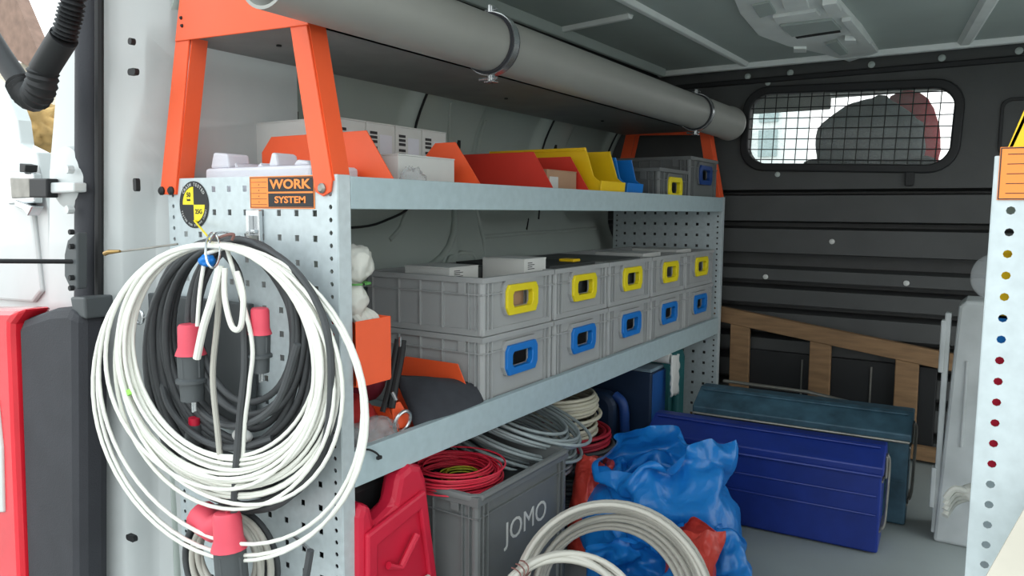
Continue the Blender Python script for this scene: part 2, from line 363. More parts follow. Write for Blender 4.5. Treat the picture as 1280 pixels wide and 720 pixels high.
# cab beyond the bulkhead: roof lining, screen pillars, seat and jackets
struct(MB().box(-1.6, XR + .1, 3.17, 3.9, 1.42, 1.5).build('cab_roof', mat('cab_lining', (150, 156, 150), .8)))
struct(MB().box(-1.6, XR + .1, 3.17, 4.6, -.1, -.02).build('cab_floor', M_black))
struct(MB().box(XR + .07, XR + .1, 3.17, 4.4, 0, .95).build('cab_side', M_white))
struct(MB().box(-1.58, XR + .08, 4.2, 4.45, 0, .90).build('dashboard', M_black, bevel=.05))
for x in (-1.56, XR + .04):
    struct(MB().tube([(x, 4.6, .9), (x, 3.8, 1.46)], .035, 8).build('screen_pillar', M_dark))
vs = tag(MB().box(-1.3, -.66, 3.62, 3.64, 1.335, 1.44).build('sun_visor', mat('visor_grey', (170, 174, 168), .8), bevel=.006), 'pale grey sun visor seen at the top left of the cab window', 'sun visor')
def blob(name, c, s, mt, seed=0, amp=.15, freq=2.5, parent=None, sub=4, rot=(0, 0, 0), zmin=None, ridge=True):
    bm = bmesh.new(); bmesh.ops.create_icosphere(bm, subdivisions=sub, radius=1)
    R = Matrix.Rotation(rot[2], 3, 'Z') @ Matrix.Rotation(rot[1], 3, 'Y') @ Matrix.Rotation(rot[0], 3, 'X')
    off = Vector((seed * 3.1, seed * 1.7, seed * 2.3))
    for v in bm.verts:
        n = v.co.normalized(); q = n * freq + off
        d = noise.noise(q) * .9 - (abs(noise.noise(q * 1.9)) - .2) * (1.1 if ridge else .2) - (abs(noise.noise(q * 4.1)) - .2) * (.45 if ridge else .05)
        p = n * (1 + amp * d); p = Vector((p.x * s[0], p.y * s[1], p.z * s[2])); v.co = R @ p + Vector(c)
        if zmin is not None and v.co.z < zmin: v.co.z = zmin + (v.co.z - zmin) * .02
    me = bpy.data.meshes.new(name); bm.to_mesh(me); bm.free()
    me.polygons.foreach_set('use_smooth', [True] * len(me.polygons)); me.materials.append(mt)
    o = bpy.data.objects.new(name, me); C.objects.link(o)
    if parent: o.parent = parent
    return o
seat = thing('cab_seat', 'dark grey cab seat behind the wire grille of the bulkhead window', 'seat', (-.46, 3.32, 0))
MB().box(-.25, .25, -.03, .08, .35, 1.10).build('backrest', M_fabric_dk, seat, bevel=.04)
MB().box(-.25, .25, -.03, .5, .1, .42).build('seat_cushion', M_fabric_dk, seat, bevel=.05)
tag(blob('grey_jacket', (-.46, 3.36, 1.13), (.20, .07, .21), mat('grey_jacket_cloth', (86, 90, 94), .9, var=.15, bump=.4, bscale=80), 3, .12, 1.8), 'dark grey jacket draped over the cab seat in the middle of the window', 'jacket')
tag(blob('red_jacket', (-.345, 3.47, 1.13), (.13, .06, .245), mat('red_jacket_cloth', (196, 40, 58), .8, var=.1), 5, .10, 1.5), 'bright red jacket hanging behind the grey one in the cab window', 'jacket')

# rear left corner: pillar, seal, hinge side
def pil_y(x, z):
    x0 = -1.525 + .085 * (z - .15); u = max(0, min(1, (x - x0) / (-1.355 - x0))); edge = .35 + .30 * sstep(.88, 1.12, z)
    return .80 + .115 * u ** 1.3 + (.055 * sstep(edge - .04, edge + .04, u) if z < 1.2 else .055 * sstep(.9, 1.0, u))
pil = MB(); zs = [1.5 * k / 40 for k in range(41)]; NU = 44
for z in zs:
    ln = .085 * (z - .15)
    for i in range(NU + 1):
        u = i / NU
        x = (-1.525 + ln) * (1 - u) + (-1.355) * u; y = pil_y(x, z)
        pil.v.append(Vector((x, y, z)))
for j in range(40):
    for i in range(NU):
        a = j * (NU + 1) + i; pil.f.append((a, a + 1, a + NU + 2, a + NU + 1))
po = struct(pil.build('trim_2', M_white, smooth=True, solid=.006, ang=60)); lab(po, 'white painted rear door pillar with small slots')
struct(MB().box(-1.36, -1.352, .93, 1.2, 0, 1.48).build('trim_5', M_white))
for u, v, a, b in ((165, 52, .006, .006), (167, 90, .012, .006), (171, 231, .005, .012), (165, 672, .014, .006)):
    q = P(u, v, y=.82)
    for _ in range(8): q = P(u, v, y=pil_y(q.x, q.z))
    MB().prism(rrect(q.x - a, q.x + a, q.z - b, q.z + b, min(a, b) * .95), q.y - .0045, q.y + .004).build('pillar_slot_dark', M_black, po)  # no hole is cut; a black inset gives the opening its dark
s2 = MB(); path = [(-1.415 - .0 - .165 * (1.45 - z) * .62, .775, z) for z in [1.5 - .06 * k for k in range(27)]]
s2.tube([(P(112 - (720 - 0) * 0, 0, y=.80).x + (0), .80, 1.5)] + [(P(112 - 4 * v / 720, v, y=.80).x, .80, P(112, v, y=.80).z) for v in range(0, 900, 30)], .030, 14, flat=.75)
so = struct(s2.build('trim_3', M_dark, smooth=True)); lab(so, 'dark rubber door seal')
s3 = MB(); s3.tube([(P(124, v, y=.79).x, .79, P(124, v, y=.79).z) for v in range(-40, 900, 40)], .008, 8)
s3.build('seal_lip', M_black, so, smooth=True)
def X(u, v, y): return P(u, v, y=y)
# white outer corner panel beside the seal
def pxpoly(pts, y0, y1, name, mt, parent=None, bevel=.003):
    q = [(P(u, v, y=y0).x, P(u, v, y=y0).z) for u, v in pts]
    return MB().prism(q, y0, y1).build(name, mt, parent, bevel=bevel)
cp = struct(pxpoly(((62, 205), (74, 60), (96, -30), (104, -30), (104, 900), (60, 900), (60, 330)), .825, .85, 'trim_4', M_white)); lab(cp, 'white body corner beside the door seal')
hb = thing('door_hinge', 'white domed upper door hinge with black buffer beside the seal', 'hinge', (0, 0, 0))
M1 = Matrix.Translation(P(86, 222, y=.785)) @ Matrix.Rotation(math.pi / 2, 4, 'X')
MB().lathe([(.062, -.012), (.060, .004), (.045, .014), (.02, .018), (.001, .018)], 24, M1).build('hinge_plate', M_white, hb, smooth=True)
pxpoly(((36, 223), (58, 223), (58, 247), (36, 247)), .742, .765, 'buffer', M_black, hb)
pxpoly(((55, 228), (92, 228), (92, 240), (55, 242)), .750, .775, 'hinge_arm', M_white, hb)
for v in (212, 262):
    p = P(91, v, y=.765); MB().cyl(p, p + Vector((0, -.012, 0)), .008, 8).build('bolt', M_white, hb, smooth=True)
cs = thing('check_strap', 'black door check strap on its black bracket left of the seal', 'door stay')
pxpoly(((96, 290), (84, 300), (80, 318), (80, 345), (86, 358), (96, 362)), .735, .755, 'bracket', M_pluggrey, cs)
a = P(94, 327, y=.74); b = P(-60, 326, y=.56)
MB().tube([a, b], .0042, 8).build('strap_bar', M_black, cs, smooth=True)
for v in (290, 308, 347, 360):
    p = P(92, v, y=.735); MB().cyl(p, p + Vector((0, -.008, 0)), .005, 6).build('bolt', M_black, cs)
# open rear door, seen edge on at far left
dr = MB()
dp = [(62, 900), (62, 330), (60, 260), (46, 190), (26, 180), (22, 150), (10, 118), (-60, 60), (-60, 900)]
DY = .86
door = struct(pxpoly(dp, DY, DY + .03, 'door_1', M_white)); lab(door, 'white inner face of the open rear door')
tag(door, 'white inner face of the open rear door', None)
pxpoly(((-40, 200), (30, 206), (36, 240), (50, 365), (40, 378), (-40, 372)), DY - .012, DY + .002, 'door_panel_step', M_white, door, .006)
lt = pxpoly(((6, 214), (40, 216), (42, 254), (10, 256)), DY - .03, DY - .01, 'door_latch', M_chrome, door, .004)
pxpoly(((12, 222), (36, 223), (37, 247), (14, 248)), DY - .034, DY - .028, 'latch_recess', M_steel, lt, .002)
pxpoly(((24, 204), (32, 206), (31, 215), (24, 215)), DY - .036, DY - .01, 'latch_screw', M_black, lt, .002)
pxpoly(((18, 250), (40, 258), (34, 270), (28, 262), (18, 258)), DY - .036, DY - .01, 'latch_lever', M_chrome, lt, .002)

# corrugated wiring hose
hs = thing('wiring_hose', 'black corrugated wiring hose bent in a V by the open rear door', 'hose')
def polyline(pts, n):
    pts = [Vector(p) for p in pts]; out = []
    for i in range(len(pts) - 1):
        p0 = pts[max(0, i - 1)]; p1 = pts[i]; p2 = pts[i + 1]; p3 = pts[min(len(pts) - 1, i + 2)]
        for k in range(n):
            t = k / n; out.append(.5 * ((2 * p1) + (-p0 + p2) * t + (2 * p0 - 5 * p1 + 4 * p2 - p3) * t * t + (-p0 + 3 * p1 - 3 * p2 + p3) * t ** 3))
    out.append(pts[-1]); return out
def corr(pts, r, k=.18, n=14):
    return pts, [r * (1 + (k if i % 2 else -k * .3)) for i in range(len(pts))]
HY = .68
A = [P(*q, y=HY) for q in ((-34, 10), (-4, 60), (28, 108))]
B = [P(*q, y=HY) for q in ((54, 88), (70, 62), (80, 46))]
MB().tube(polyline(A, 6), .0185, 16).build('hose_sleeve', M_black, hs, smooth=True)
MB().tube(polyline(B, 6), .0225, 16).build('hose_sleeve', M_black, hs, smooth=True)
cc = polyline([P(*q, y=HY) for q in ((26, 104), (33, 116), (43, 121), (51, 108), (54, 88))], 6); p_, r_ = corr(cc, .0235, .10)
MB().tube(p_, r_, 16).build('hose_bend', M_black, hs, smooth=True)
cc = polyline([P(*q, y=HY) for q in ((80, 46), (86, 24), (91, 0), (94, -40), (94, -90))], 9); p_, r_ = corr(cc, .0165, .24)
MB().tube(p_, r_, 14).build('hose_upper', M_black, hs, smooth=True)

# tail lamp
tl = thing('tail_lamp', 'red tail lamp in its black housing at the rear left corner', 'lamp')
y0 = .725
def pz(u, v, y=y0): q = P(u, v, y=y); return (q.x, q.z)
MB().prism([pz(*q) for q in ((20, 412), (26, 398), (60, 386), (84, 384), (96, 392), (99, 980), (40, 980), (30, 700))], y0, .79).build('lamp_housing', M_dark, tl, bevel=.02)
MB().prism([pz(*q) for q in ((-60, 386), (10, 386), (34, 386), (20, 405), (20, 420), (24, 520), (32, 720), (40, 980), (-60, 980))], y0 - .012, .78).build('lamp_lens', M_lampred, tl, bevel=.012)
MB().prism([pz(*q, y0 - .014) for q in ((-60, 500), (-2, 500), (4, 560), (6, 640), (-60, 640))], y0 - .018, y0 - .01).build('clear_lens', M_cardwhite, tl, bevel=.003)
MB().prism([pz(*q) for q in ((80, 372), (98, 372), (100, 400), (84, 394))], .735, .79).build('lamp_bracket', M_pluggrey, tl, bevel=.004)

# ------------------------------------------------------------------ shelving rack
def perf(mb, x0, z0, nx, nz, px, pz, hw, kind='sq', y=0, skip=None, zlim=None):
    # grid of cells pitch px*pz with a hole in every cell centre
    for i in range(nx):
        for j in range(nz):
            ax, az = x0 + i * px, z0 + j * pz; bx, bz = ax + px, az + pz; cx, cz = (ax + bx) / 2, (az + bz) / 2
            outer = [(ax, az), (cx, az), (bx, az), (bx, cz), (bx, bz), (cx, bz), (ax, bz), (ax, cz)]
            if kind == 'sq': inner = [(cx - hw, cz - hw), (cx, cz - hw), (cx + hw, cz - hw), (cx + hw, cz), (cx + hw, cz + hw), (cx, cz + hw), (cx - hw, cz + hw), (cx - hw, cz)]
            else: inner = [(cx + hw * math.cos(math.radians(225 + 45 * k)), cz + hw * math.sin(math.radians(225 + 45 * k))) for k in range(8)]
            mb.add([(p, y, q) for p, q in outer] + [(p, y, q) for p, q in inner], [(k, (k + 1) % 8, 8 + (k + 1) % 8, 8 + k) for k in range(8)])
    return mb
def end_panel(parent, y, xr, sgn, xl, mt=M_galv):
    # xr: outer post edge; sgn -1 = panel extends to -x
    mb = MB(); pitch = .0208
    pw = .030
    a, b = (xr - pw, xr) if sgn < 0 else (xr, xr + pw)
    n = int(ZT / pitch); z0 = ZT - n * pitch - .0
    perf(mb, a, z0, 1, n, pw, pitch, .0040, 'r', y)
    npx = .0435; npz = .0416
    k = int(abs(xl - xr) / npx) - 1
    xa = a - k * npx if sgn < 0 else b
    nz = int(ZT / npz); zz = ZT - nz * npz
    perf(mb, xa, zz, k, nz, npx, npz, .0052, 'sq', y)
    # far post strip
    e0, e1 = (xa - pw, xa) if sgn < 0 else (xa + k * npx, xa + k * npx + pw)
    perf(mb, e0, z0, 1, n, pw, pitch, .0040, 'r', y)
    mb.box(min(e0, a), max(e1, b), y - .0001, y + .0001, 0, min(z0, zz))
    o = mb.build('end_panel', mt, parent, solid=.0018)
    e = e0 if sgn < 0 else e1
    fl = MB().box(xr - .0012, xr + .0012, y, y + .028, 0, ZT).box(e - .0012, e + .0012, y, y + .028, 0, ZT).build('post_flange', mt, parent, bevel=.0008)
    return e
rack = thing('shelving_rack', 'long galvanised steel shelving rack with orange brackets along the left side', 'shelving', (0, 0, 0))
xe = end_panel(rack, Y0, RX, -1, XB)
end_panel(rack, Y1, RX, -1, XB)
def tray(zb, zt, zf, name='shelf_tray'):
    MB().box(RX - .0015, RX + .0015, Y0 + .029, Y1 - .001, zb, zt).box(RX - .014, RX, Y0 + .029, Y1 - .001, zt - .002, zt).box(XB + .012, RX, Y0 + .03, Y1 - .002, zf - .003, zf).box(XB + .010, XB + .013, Y0 + .03, Y1 - .002, zf, zt).build(name, M_tray, rack, bevel=.0012)
tray(.88, .933, .893); tray(.411, .474, .432)
# top sheet and orange bracket frames
MB().box(-1.30, -.99, Y0 + .01, Y1, 1.186, 1.189).box(-.993, -.99, Y0 + .01, Y1, 1.186, 1.20).build('top_sheet', mat('grey_sheet', (128, 130, 128), .5, .1), rack)
for (uy) in ((Y0 + .12), (Y0 + .9), (Y0 + 1.5)):
    MB().cyl((-1.16, uy, 1.183), (-1.16, uy, 1.187), .005, 10).build('bolt', M_black, rack)
def orange_frame(y, dy):
    d = .004
    def strip(pts, nm='bracket_leg', y0=y - .006, y1=y - .002): return MB().prism(pts, y0, y1).build(nm, M_orange, rack, bevel=.001)
    strip([(-1.361, .905), (-1.312, .905), (-1.245, 1.215), (-1.278, 1.245)])           # left leg face
    MB().prism([(-1.314, .905), (-1.311, .905), (-1.243, 1.205), (-1.246, 1.205)], y - .002, y + .030).build('leg_flange', M_orange, rack)
    rr = [(-.938, .925), (-.934, .907), (-.917, .900), (-.900, .907), (-.896, .925), (-.948, 1.180), (-.990, 1.20)]
    strip(rr)
    MB().prism([(-.897, .925), (-.894, .925), (-.946, 1.18), (-.949, 1.18)], y - .002, y + .034).build('leg_flange', M_orange, rack)
    strip([(-1.290, 1.183), (-.94, 1.170), (-.94, 1.225), (-1.10, 1.248), (-1.270, 1.262)], 'bracket_beam', y - .009, y - .005)
    MB().box(-1.28, -.95, y - .005, y + .03, 1.190, 1.194).build('beam_flange', M_orange, rack)
    for bx, bz in ((-.917, .913), (-1.352, .912), (-1.322, .912), (-1.268, 1.222), (-1.266, 1.208)):
        r = .0085 if bz < 1 else .0035
        MB().lathe([(r, 0), (r, .003), (r * .6, .006)], 10, Matrix.Translation((bx, y - .006, bz)) @ Matrix.Rotation(math.pi / 2, 4, 'X')).build('bolt', M_steel if bx > -1 else M_black, rack, smooth=True)
orange_frame(Y0, 1)
orange_frame(Y1, 1)
# stickers
def fy(px_, pz_, y): return (px_, y, pz_)
st = MB().box(-1.100, -.940, Y0 - .0025, Y0 - .0015, .880, .9345).build('sticker', M_stor, rack); lab(st, 'orange and black maker sticker reading WORK SYSTEM')
MB().ring([(-1.0985, .8815), (-.9415, .8815), (-.9415, .9330), (-1.0985, .9330)], [(-1.0975, .8825), (-.9425, .8825), (-.9425, .9320), (-1.0975, .9320)], Y0 - .0029, Y0 - .0025).build('border', M_print, st)
MB().box(-1.052, -.943, Y0 - .0029, Y0 - .0025, .9085, .9315).build('black_field', M_print, st)
MB().box(-1.052, -.943, Y0 - .0029, Y0 - .0025, .883, .9055).build('black_field', M_print, st)
text('WORK', .0215, M_stor, st, frame_y((-.9975, Y0 - .0031, .920)), bold=.0006, font_sx=1.45)
text('SYSTEM', .0155, M_stor, st, frame_y((-.9975, Y0 - .0031, .8942)), bold=.0004, font_sx=1.45)
for k in range(5): MB().box(-1.096, -1.056, Y0 - .0028, Y0 - .0025, .8865 + .0095 * k, .8871 + .0095 * k).build('ruled_line', M_print, st)
for k in range(4): MB().box(-1.077, -1.0755, Y0 - .0028, Y0 - .0025, .890 + .0098 * k, .892 + .0098 * k).build('tick', M_print, st)
cxs, czs, rs = -1.2605, .886, .0435
st = MB().cyl((cxs, Y0 - .0015, czs), (cxs, Y0 - .0025, czs), rs, 40).build('sticker', M_print, rack); lab(st, 'round black and yellow crash test sticker')
for a0, mt in ((90, M_yellow), (270, M_yellow)):
    MB().prism([(cxs, czs)] + [(cxs + .033 * math.cos(math.radians(a0 + 9 * k)), czs + .033 * math.sin(math.radians(a0 + 9 * k))) for k in range(11)], Y0 - .0029, Y0 - .0025).build('yellow_quarter', M_yellow, st)
text('50', .012, M_print, st, frame_y((cxs - .014, Y0 - .0031, czs + .018)), bold=.0002)
text('kmh', .006, M_print, st, frame_y((cxs - .014, Y0 - .0031, czs + .009)), bold=.0002)
text('25G', .012, M_print, st, frame_y((cxs + .015, Y0 - .0031, czs - .013)), bold=.0002)
wl_ = M_cardwhite
for body, a0, st_, rr, flip in (('CRASH TESTED', 142, -9.6, .0372, 0), ('TESTED FOR SECURE LOADS', 200, 6.6, .0382, 1)):
    for k, ch in enumerate(body):
        if ch == ' ': continue
        a = math.radians(a0 + st_ * k)
        Mx = frame_y((cxs + rr * math.cos(a), Y0 - .0030, czs + rr * math.sin(a))) @ Matrix.Rotation(a - math.pi / 2 if not flip else a + math.pi / 2, 4, 'Z')
        text(ch, .0085 if not flip else .0055, wl_, st, Mx, 'letter', .0002)
# right-hand rack, only its near upright in view
rk = thing('shelving_rack', 'white galvanised rack upright with orange sticker at the right edge', 'shelving')
M_galv2 = M_galv
x2 = end_panel(rk, Y0, -.0065, 1, .40)
MB().box(-.004, .40, Y0 + .03, 2.0, .88, .893).box(-.004, -.001, Y0 + .03, 2.0, .88, .915).build('shelf_tray', M_tray, rk)
MB().box(.0, .40, Y0 + .03, 2.0, .48, .49).build('shelf_tray', M_tray, rk)
st = MB().box(-.0035, .156, Y0 - .0025, Y0 - .0015, .893, .943).build('sticker', M_stor, rk); lab(st, 'orange ruled sticker on the right upright')
MB().ring([(-.003, .8935), (.1555, .8935), (.1555, .9425), (-.003, .9425)], [(-.002, .8945), (.1545, .8945), (.1545, .9415), (-.002, .9415)], Y0 - .0029, Y0 - .0025).build('border', M_print, st)
for k in range(5): MB().box(.003, .040, Y0 - .0028, Y0 - .0025, .899 + .0092 * k, .8997 + .0092 * k).build('ruled_line', M_print, st)

# ------------------------------------------------------------------ things: tube
tb = thing('pipe', 'long grey plastic drain pipe clamped under the roof along the top of the rack', 'pipe', (-.900, 0, 1.2185))
ro, ri = .0555, .0505; ya, yb = .742, 2.80
def hollow(rof, name):   # list (r,y) outer forward, inner back
    n = 40; prof = rof; vs = []; fs = []
    for r, y in prof:
        for k in range(n): a = 2 * math.pi * k / n; vs.append((r * math.cos(a), y, r * math.sin(a)))
    L = len(prof)
    for i in range(L):
        for k in range(n): fs.append((i * n + k, i * n + (k + 1) % n, ((i + 1) % L) * n + (k + 1) % n, ((i + 1) % L) * n + k))
    return MB().add(vs, fs).build(name, M_tube, tb, smooth=True)
hollow([(ri, ya), (ro, ya), (ro, yb), (ri, yb)], 'tube')
hollow([(ro - .001, 2.60), (ro + .004, 2.61), (ro + .005, 2.92), (ro + .009, 2.925), (ro + .009, 2.945), (ro + .003, 2.96), (ri, 2.96), (ri, 2.60)], 'socket')
for yc in (1.315, 2.56):
    rg = hollow([(ro + .0005, yc - .015), (ro + .0055, yc - .015), (ro + .0055, yc + .015), (ro + .0005, yc + .015)], 'clamp')
    rg.data.materials.clear(); rg.data.materials.append(M_dark)
    r2 = hollow([(ro + .0055, yc - .009), (ro + .0078, yc - .009), (ro + .0078, yc + .009), (ro + .0055, yc + .009)], 'clamp_band'); r2.data.materials.clear(); r2.data.materials.append(M_chrome); r2.parent = rg
    for s in (-1, 1):
        z = s * (ro + .013)
        MB().box(-.012, .012, yc - .009, yc + .009, z - .009, z - .006).box(-.003, .003, yc - .009, yc + .009, z - .009, z + .009).box(.003, .006, yc - .007, yc + .007, z - .006, z + .008).build('clamp_lug', M_chrome, rg, bevel=.001)
        MB().cyl((-.03 if s < 0 else -.015, yc, z), (.014, yc, z), .0032, 8).build('bolt', M_chrome, rg)

# ------------------------------------------------------------------ crates
def crate_parts(root, w_, d_, h, mbody, mh, hz=None, hw=.066, hh=.034, lip=.012, bay=.0, hole=True):
    # local: front face at x=0, depth towards -x, width along y centred, z up
    t = .004; i = .007; hz = hz if hz else h - .062
    m = MB(); a, b = -w_ / 2, w_ / 2
    m.box(-d_ + i, -i, a + i, b - i, 0, t)                                # floor
    m.box(-d_ + i, -i - t - .0002, a + i, a + i + t, 0, h).box(-d_ + i, -i - t - .0002, b - i - t, b - i, 0, h).box(-d_ + i, -d_ + i + t, a + i, b - i, 0, h)
    if hole:
        o = [(p, q) for p, q in rrect(-hw * .62, hw * .62, hz - hh * .50, hz + hh * .50, .006, 3)]
        m.ring(rect_like(o, a + i, b - i, 0, h), o, -i - t, -i, 'x')
    else: m.box(-i - t, -i, a + i, b - i, 0, h)
    for z0, z1, e in ((h - lip, h, 0), (h - lip - .026, h - lip - .023, .001), (.0, .014, .004)):   # rims running round
        for (x0, x1, y0, y1) in ((-d_ + i, -i - .0005, a + e, a + i + .001), (-d_ + i, -i - .0005, b - i - .001, b - e), (-i - .001, -e, a + e, b - e), (-d_ + e, -d_ + i + .001, a + e, b - e)):
            m.box(x0, x1, y0, y1, z0, z1)
    for y in (a + .022, a + .038, b - .022, b - .038): m.box(-i - .001, -.0005, y - .0012, y + .0012, .012, h - lip)
    for x in (-.022, -.038, -.11, -d_ * .5, -d_ + .11, -d_ + .03):
        for s in (a, b): m.box(x - .0012, x + .0012, min(s, s + (i + .001) * (1 if s < 0 else -1)), max(s, s + (i + .001) * (1 if s < 0 else -1)), .012, h - lip)
    for sy in (a + i + .0045, b - i - .0045):
        m.tube([(-i - .0045, sy, .002), (-i - .0045, sy, h - .004)], .0095, 10)
    m.build('crate_body', mbody, root, bevel=.0006)
    if mh:
        out = [(-hw, hz + hh * .62), (-hw * .86, hz + hh), (hw * .86, hz + hh), (hw, hz + hh * .62), (hw, hz - hh * .5), (hw * .84, hz - hh), (-hw * .84, hz - hh), (-hw, hz - hh * .5)]
        inn = [(p * .64, hz + (q - hz) * .52) for p, q in out]
        MB().ring(out, inn, -i - .001, .007, 'x').build('handle', mh, root, bevel=.002)
        so_ = [(p * 1.10, hz + .006 + (q - hz) * 1.14) for p, q in out]; si = [(p * 1.0, hz + (q - hz) * 1.0) for p, q in out]
        MB().ring(so_, si, -i - .001, .001, 'x').build('handle_socket', mbody, root, bevel=.001)
    for s in (a, b):
        MB().box(-.066, -.046, s - .0005 if s < 0 else s - .004, s + .004 if s < 0 else s + .0005, h - .036, h - lip).build('hinge_pad', mbody, root, bevel=.001)
CW = .3075
names_up = ['nearest of the upper row', 'second from the near end of the upper row', 'middle one of the upper row', 'fourth from the near end of the upper row', 'farthest of the upper row']
names_lo = ['nearest of the lower row', 'second from the near end of the lower row', 'middle one of the lower row', 'fourth from the near end of the lower row', 'farthest of the lower row']
def dup(root, loc, label, group=None):
    r = root.copy(); C.objects.link(r); r.location = loc; r['label'] = label
    if group: r['group'] = group
    for ch in list(root.children):
        c = ch.copy(); C.objects.link(c); c.parent = r
        for g in ch.children: d = g.copy(); C.objects.link(d); d.parent = c
    return r
lo = thing('storage_crate', 'grey crate with blue handle, ' + names_lo[0], 'crate', (-.903, 1.29 + CW / 2, .434), 0, 'grey crates on the middle shelf')
crate_parts(lo, .303, .345, .176, M_crate, M_blue, hz=.112)
up_ = thing('storage_crate', 'grey crate with yellow handle and cartons on top, ' + names_up[0], 'crate', (-.903, 1.29 + CW / 2, .611), 0, 'grey crates on the middle shelf')
crate_parts(up_, .303, .345, .126, M_crate, M_yellow, hz=.071)
for k in range(1, 5):
    dup(lo, (-.903, 1.29 + CW * (k + .5), .434), 'grey crate with blue handle, ' + names_lo[k])
    dup(up_, (-.903, 1.29 + CW * (k + .5), .611), 'grey crate with yellow handle, ' + names_up[k])
# contents of the upper crates
def carton(name, label, x0, x1, y0, y1, z0, z1, mt=M_cardwhite, rz=0, marks=True, cat='box', group=None):
    c = ((x0 + x1) / 2, (y0 + y1) / 2, z0); t = thing(name, label, cat, c, rz, group)
    a, b, h = (x1 - x0) / 2, (y1 - y0) / 2, z1 - z0
    MB().box(-a, a, -b, b, 0, h - .003).build('carton_body', mt, t, bevel=.001)
    MB().box(-a - .0008, a + .0008, -b - .0008, b + .0008, h - .003, h).build('carton_lid', mt, t, bevel=.0008)
    if marks:
        for k in range(4): MB().box(a + .0001, a + .0006, -b * .7, -b * (.1 + .2 * (k % 2)), h * (.76 + .045 * k), h * (.778 + .045 * k)).build('printed_line', M_print, t)
    return t
carton('carton', 'plain white flat carton in the nearest upper crate, left one', -1.15, -1.02, 1.33, 1.44, .66, .752)
c_ = carton('carton', 'white printed carton sitting highest on the nearest upper crate', -1.05, -.93, 1.50, 1.60, .66, .766)
carton('carton', 'dark grey carton between the two white ones in the near crate', -1.15, -1.06, 1.46, 1.545, .65, .742, mat('grey_carton', (96, 100, 98), .8), marks=False)
tag(MB().box(-1.2, -.96, 1.315, 1.47, .62, .655).build('yellow_sleeve', M_yel2, bevel=.003), 'yellow sleeve under the cartons in the nearest upper crate', 'packaging')
carton('carton', 'dark flat box filling the second upper crate', -1.22, -.93, 1.62, 1.87, .63, .742, mat('black_carton', (60, 64, 64), .7), marks=False)
tag(MB().box(-1.0, -.955, 1.79, 1.83, .7425, .750).build('yellow_clip', M_yel2, bevel=.002), 'small yellow clip on the dark box in the second upper crate', 'clip')
carton('carton', 'grey lid-like box filling the middle upper crate', -1.22, -.93, 1.93, 2.18, .63, .738, mat('grey_carton', (96, 100, 98), .8), marks=False)
for k in range(2):
    carton('carton', ('pale carton lying in the fourth upper crate', 'pale carton lying in the farthest upper crate')[k], -1.12, -.95, 2.25 + k * .30, 2.40 + k * .30, .66, .745, M_cardwhite, marks=False)
carton('carton', 'brown carton glimpsed through the handle of the nearest upper crate', -.97, -.925, 1.37, 1.49, .625, .70, M_card, marks=False)

# ------------------------------------------------------------------ top shelf
zs_ = .8935
def folded_bin(name, label, ya_, yb_, xback, xtop, mt=M_orange, h=.13, zs_=.8935, xb2=None, hn=None):
    t = thing(name, label, 'bin', (0, 0, 0), 0, 'orange sheet steel shelf bins')
    for y in (ya_, yb_):
        xk = xb2 if (xb2 and y == yb_) else xback; hk_ = hn if (hn and y == ya_) else h; xt_ = xtop if hk_ == h else -.905 + (xtop + .905) * hk_ / h
        pr = [(xk, zs_), (-.905, zs_), (-.905, zs_ + .02), (xt_, zs_ + hk_), (xk + .03, zs_ + hk_), (xk, zs_ + hk_ - .03)]
        MB().prism(pr, y, y + .0025).build('side_wall', mt, t, bevel=.0006)
    MB().box(xb2 or xback, -.905, ya_, yb_ + .0025, zs_, zs_ + .0025).build('base_plate', mt, t)
    return t
folded_bin('shelf_bin', 'bright orange shelf bin holding the long white carton, nearest on the top shelf', 1.035, 1.305, -1.275, -.985, xb2=-1.070)
folded_bin('shelf_bin', 'red-orange shelf bin with a brown carton inside', 1.61, 1.80, -1.27, -.975, mat('red_orange_enamel', (216, 58, 44), .42, var=.04))
for k in range(4):
    y0_ = 1.085 + .0905 * k
    carton('light_carton', 'long white barcoded carton, ' + ('nearest', 'second', 'third', 'farthest')[k] + ' of four lined up on the top shelf', -1.36, -1.118, y0_, y0_ + .088, .972, 1.062, M_cardwhite, group='white barcoded cartons', marks=False)
    t = bpy.data.objects.get('light_carton' + ('' if k == 0 else '.%03d' % k))
    for j in range(6): MB().box(.1215, .1219, -.034, -.012, .016 + .009 * j + (.004 if j > 2 else 0), .022 + .009 * j + (.004 if j > 2 else 0)).build('barcode_bar', M_print, t)
    MB().box(.1215, .1217, -.004, .034, .018, .066).build('label_patch', M_foam, t)
tag(MB().box(-1.36, -1.12, 1.085, 1.445, zs_, .9715).build('carton_stack_base', M_cardwhite, bevel=.001), 'wide white carton under the four barcoded cartons', 'box')
carton('carton', 'white carton lying in the nearest orange bin', -1.05, -.952, 1.085, 1.258, zs_ + .003, .984, marks=False)
c_ = carton('carton', 'brown carton with a white label in the red-orange bin', -1.06, -.950, 1.635, 1.79, zs_ + .003, .982, M_card, marks=False)
MB().box(.0552, .0558, -.066, -.022, .012, .068).build('white_label', M_cardwhite, c_)
blob_ = tag(blob('plastic_bag', (-.93, 1.10, .925), (.018, .035, .035), M_clear, 9, .3, 2.5), 'small clear plastic bag over the white carton in the orange bin', 'bag')
# foam packing
fm = thing('foam_packing', 'white polystyrene packing tray at the near end of the top shelf', 'packaging')
MB().box(-1.28, -.99, .905, 1.02, zs_, .955).build('foam_block', M_foam, fm, bevel=.006)
for x0, x1, h in ((-1.27, -1.215, .985), (-1.20, -1.19, .965), (-1.135, -1.12, .962), (-1.105, -1.08, .98), (-1.04, -1.0, .965)):
    MB().prism([(x0, .955), (x1, .955), (x1 - .004, h - .004), (x0 + .01, h)], .91, .96).build('foam_lug', M_foam, fm, bevel=.004)
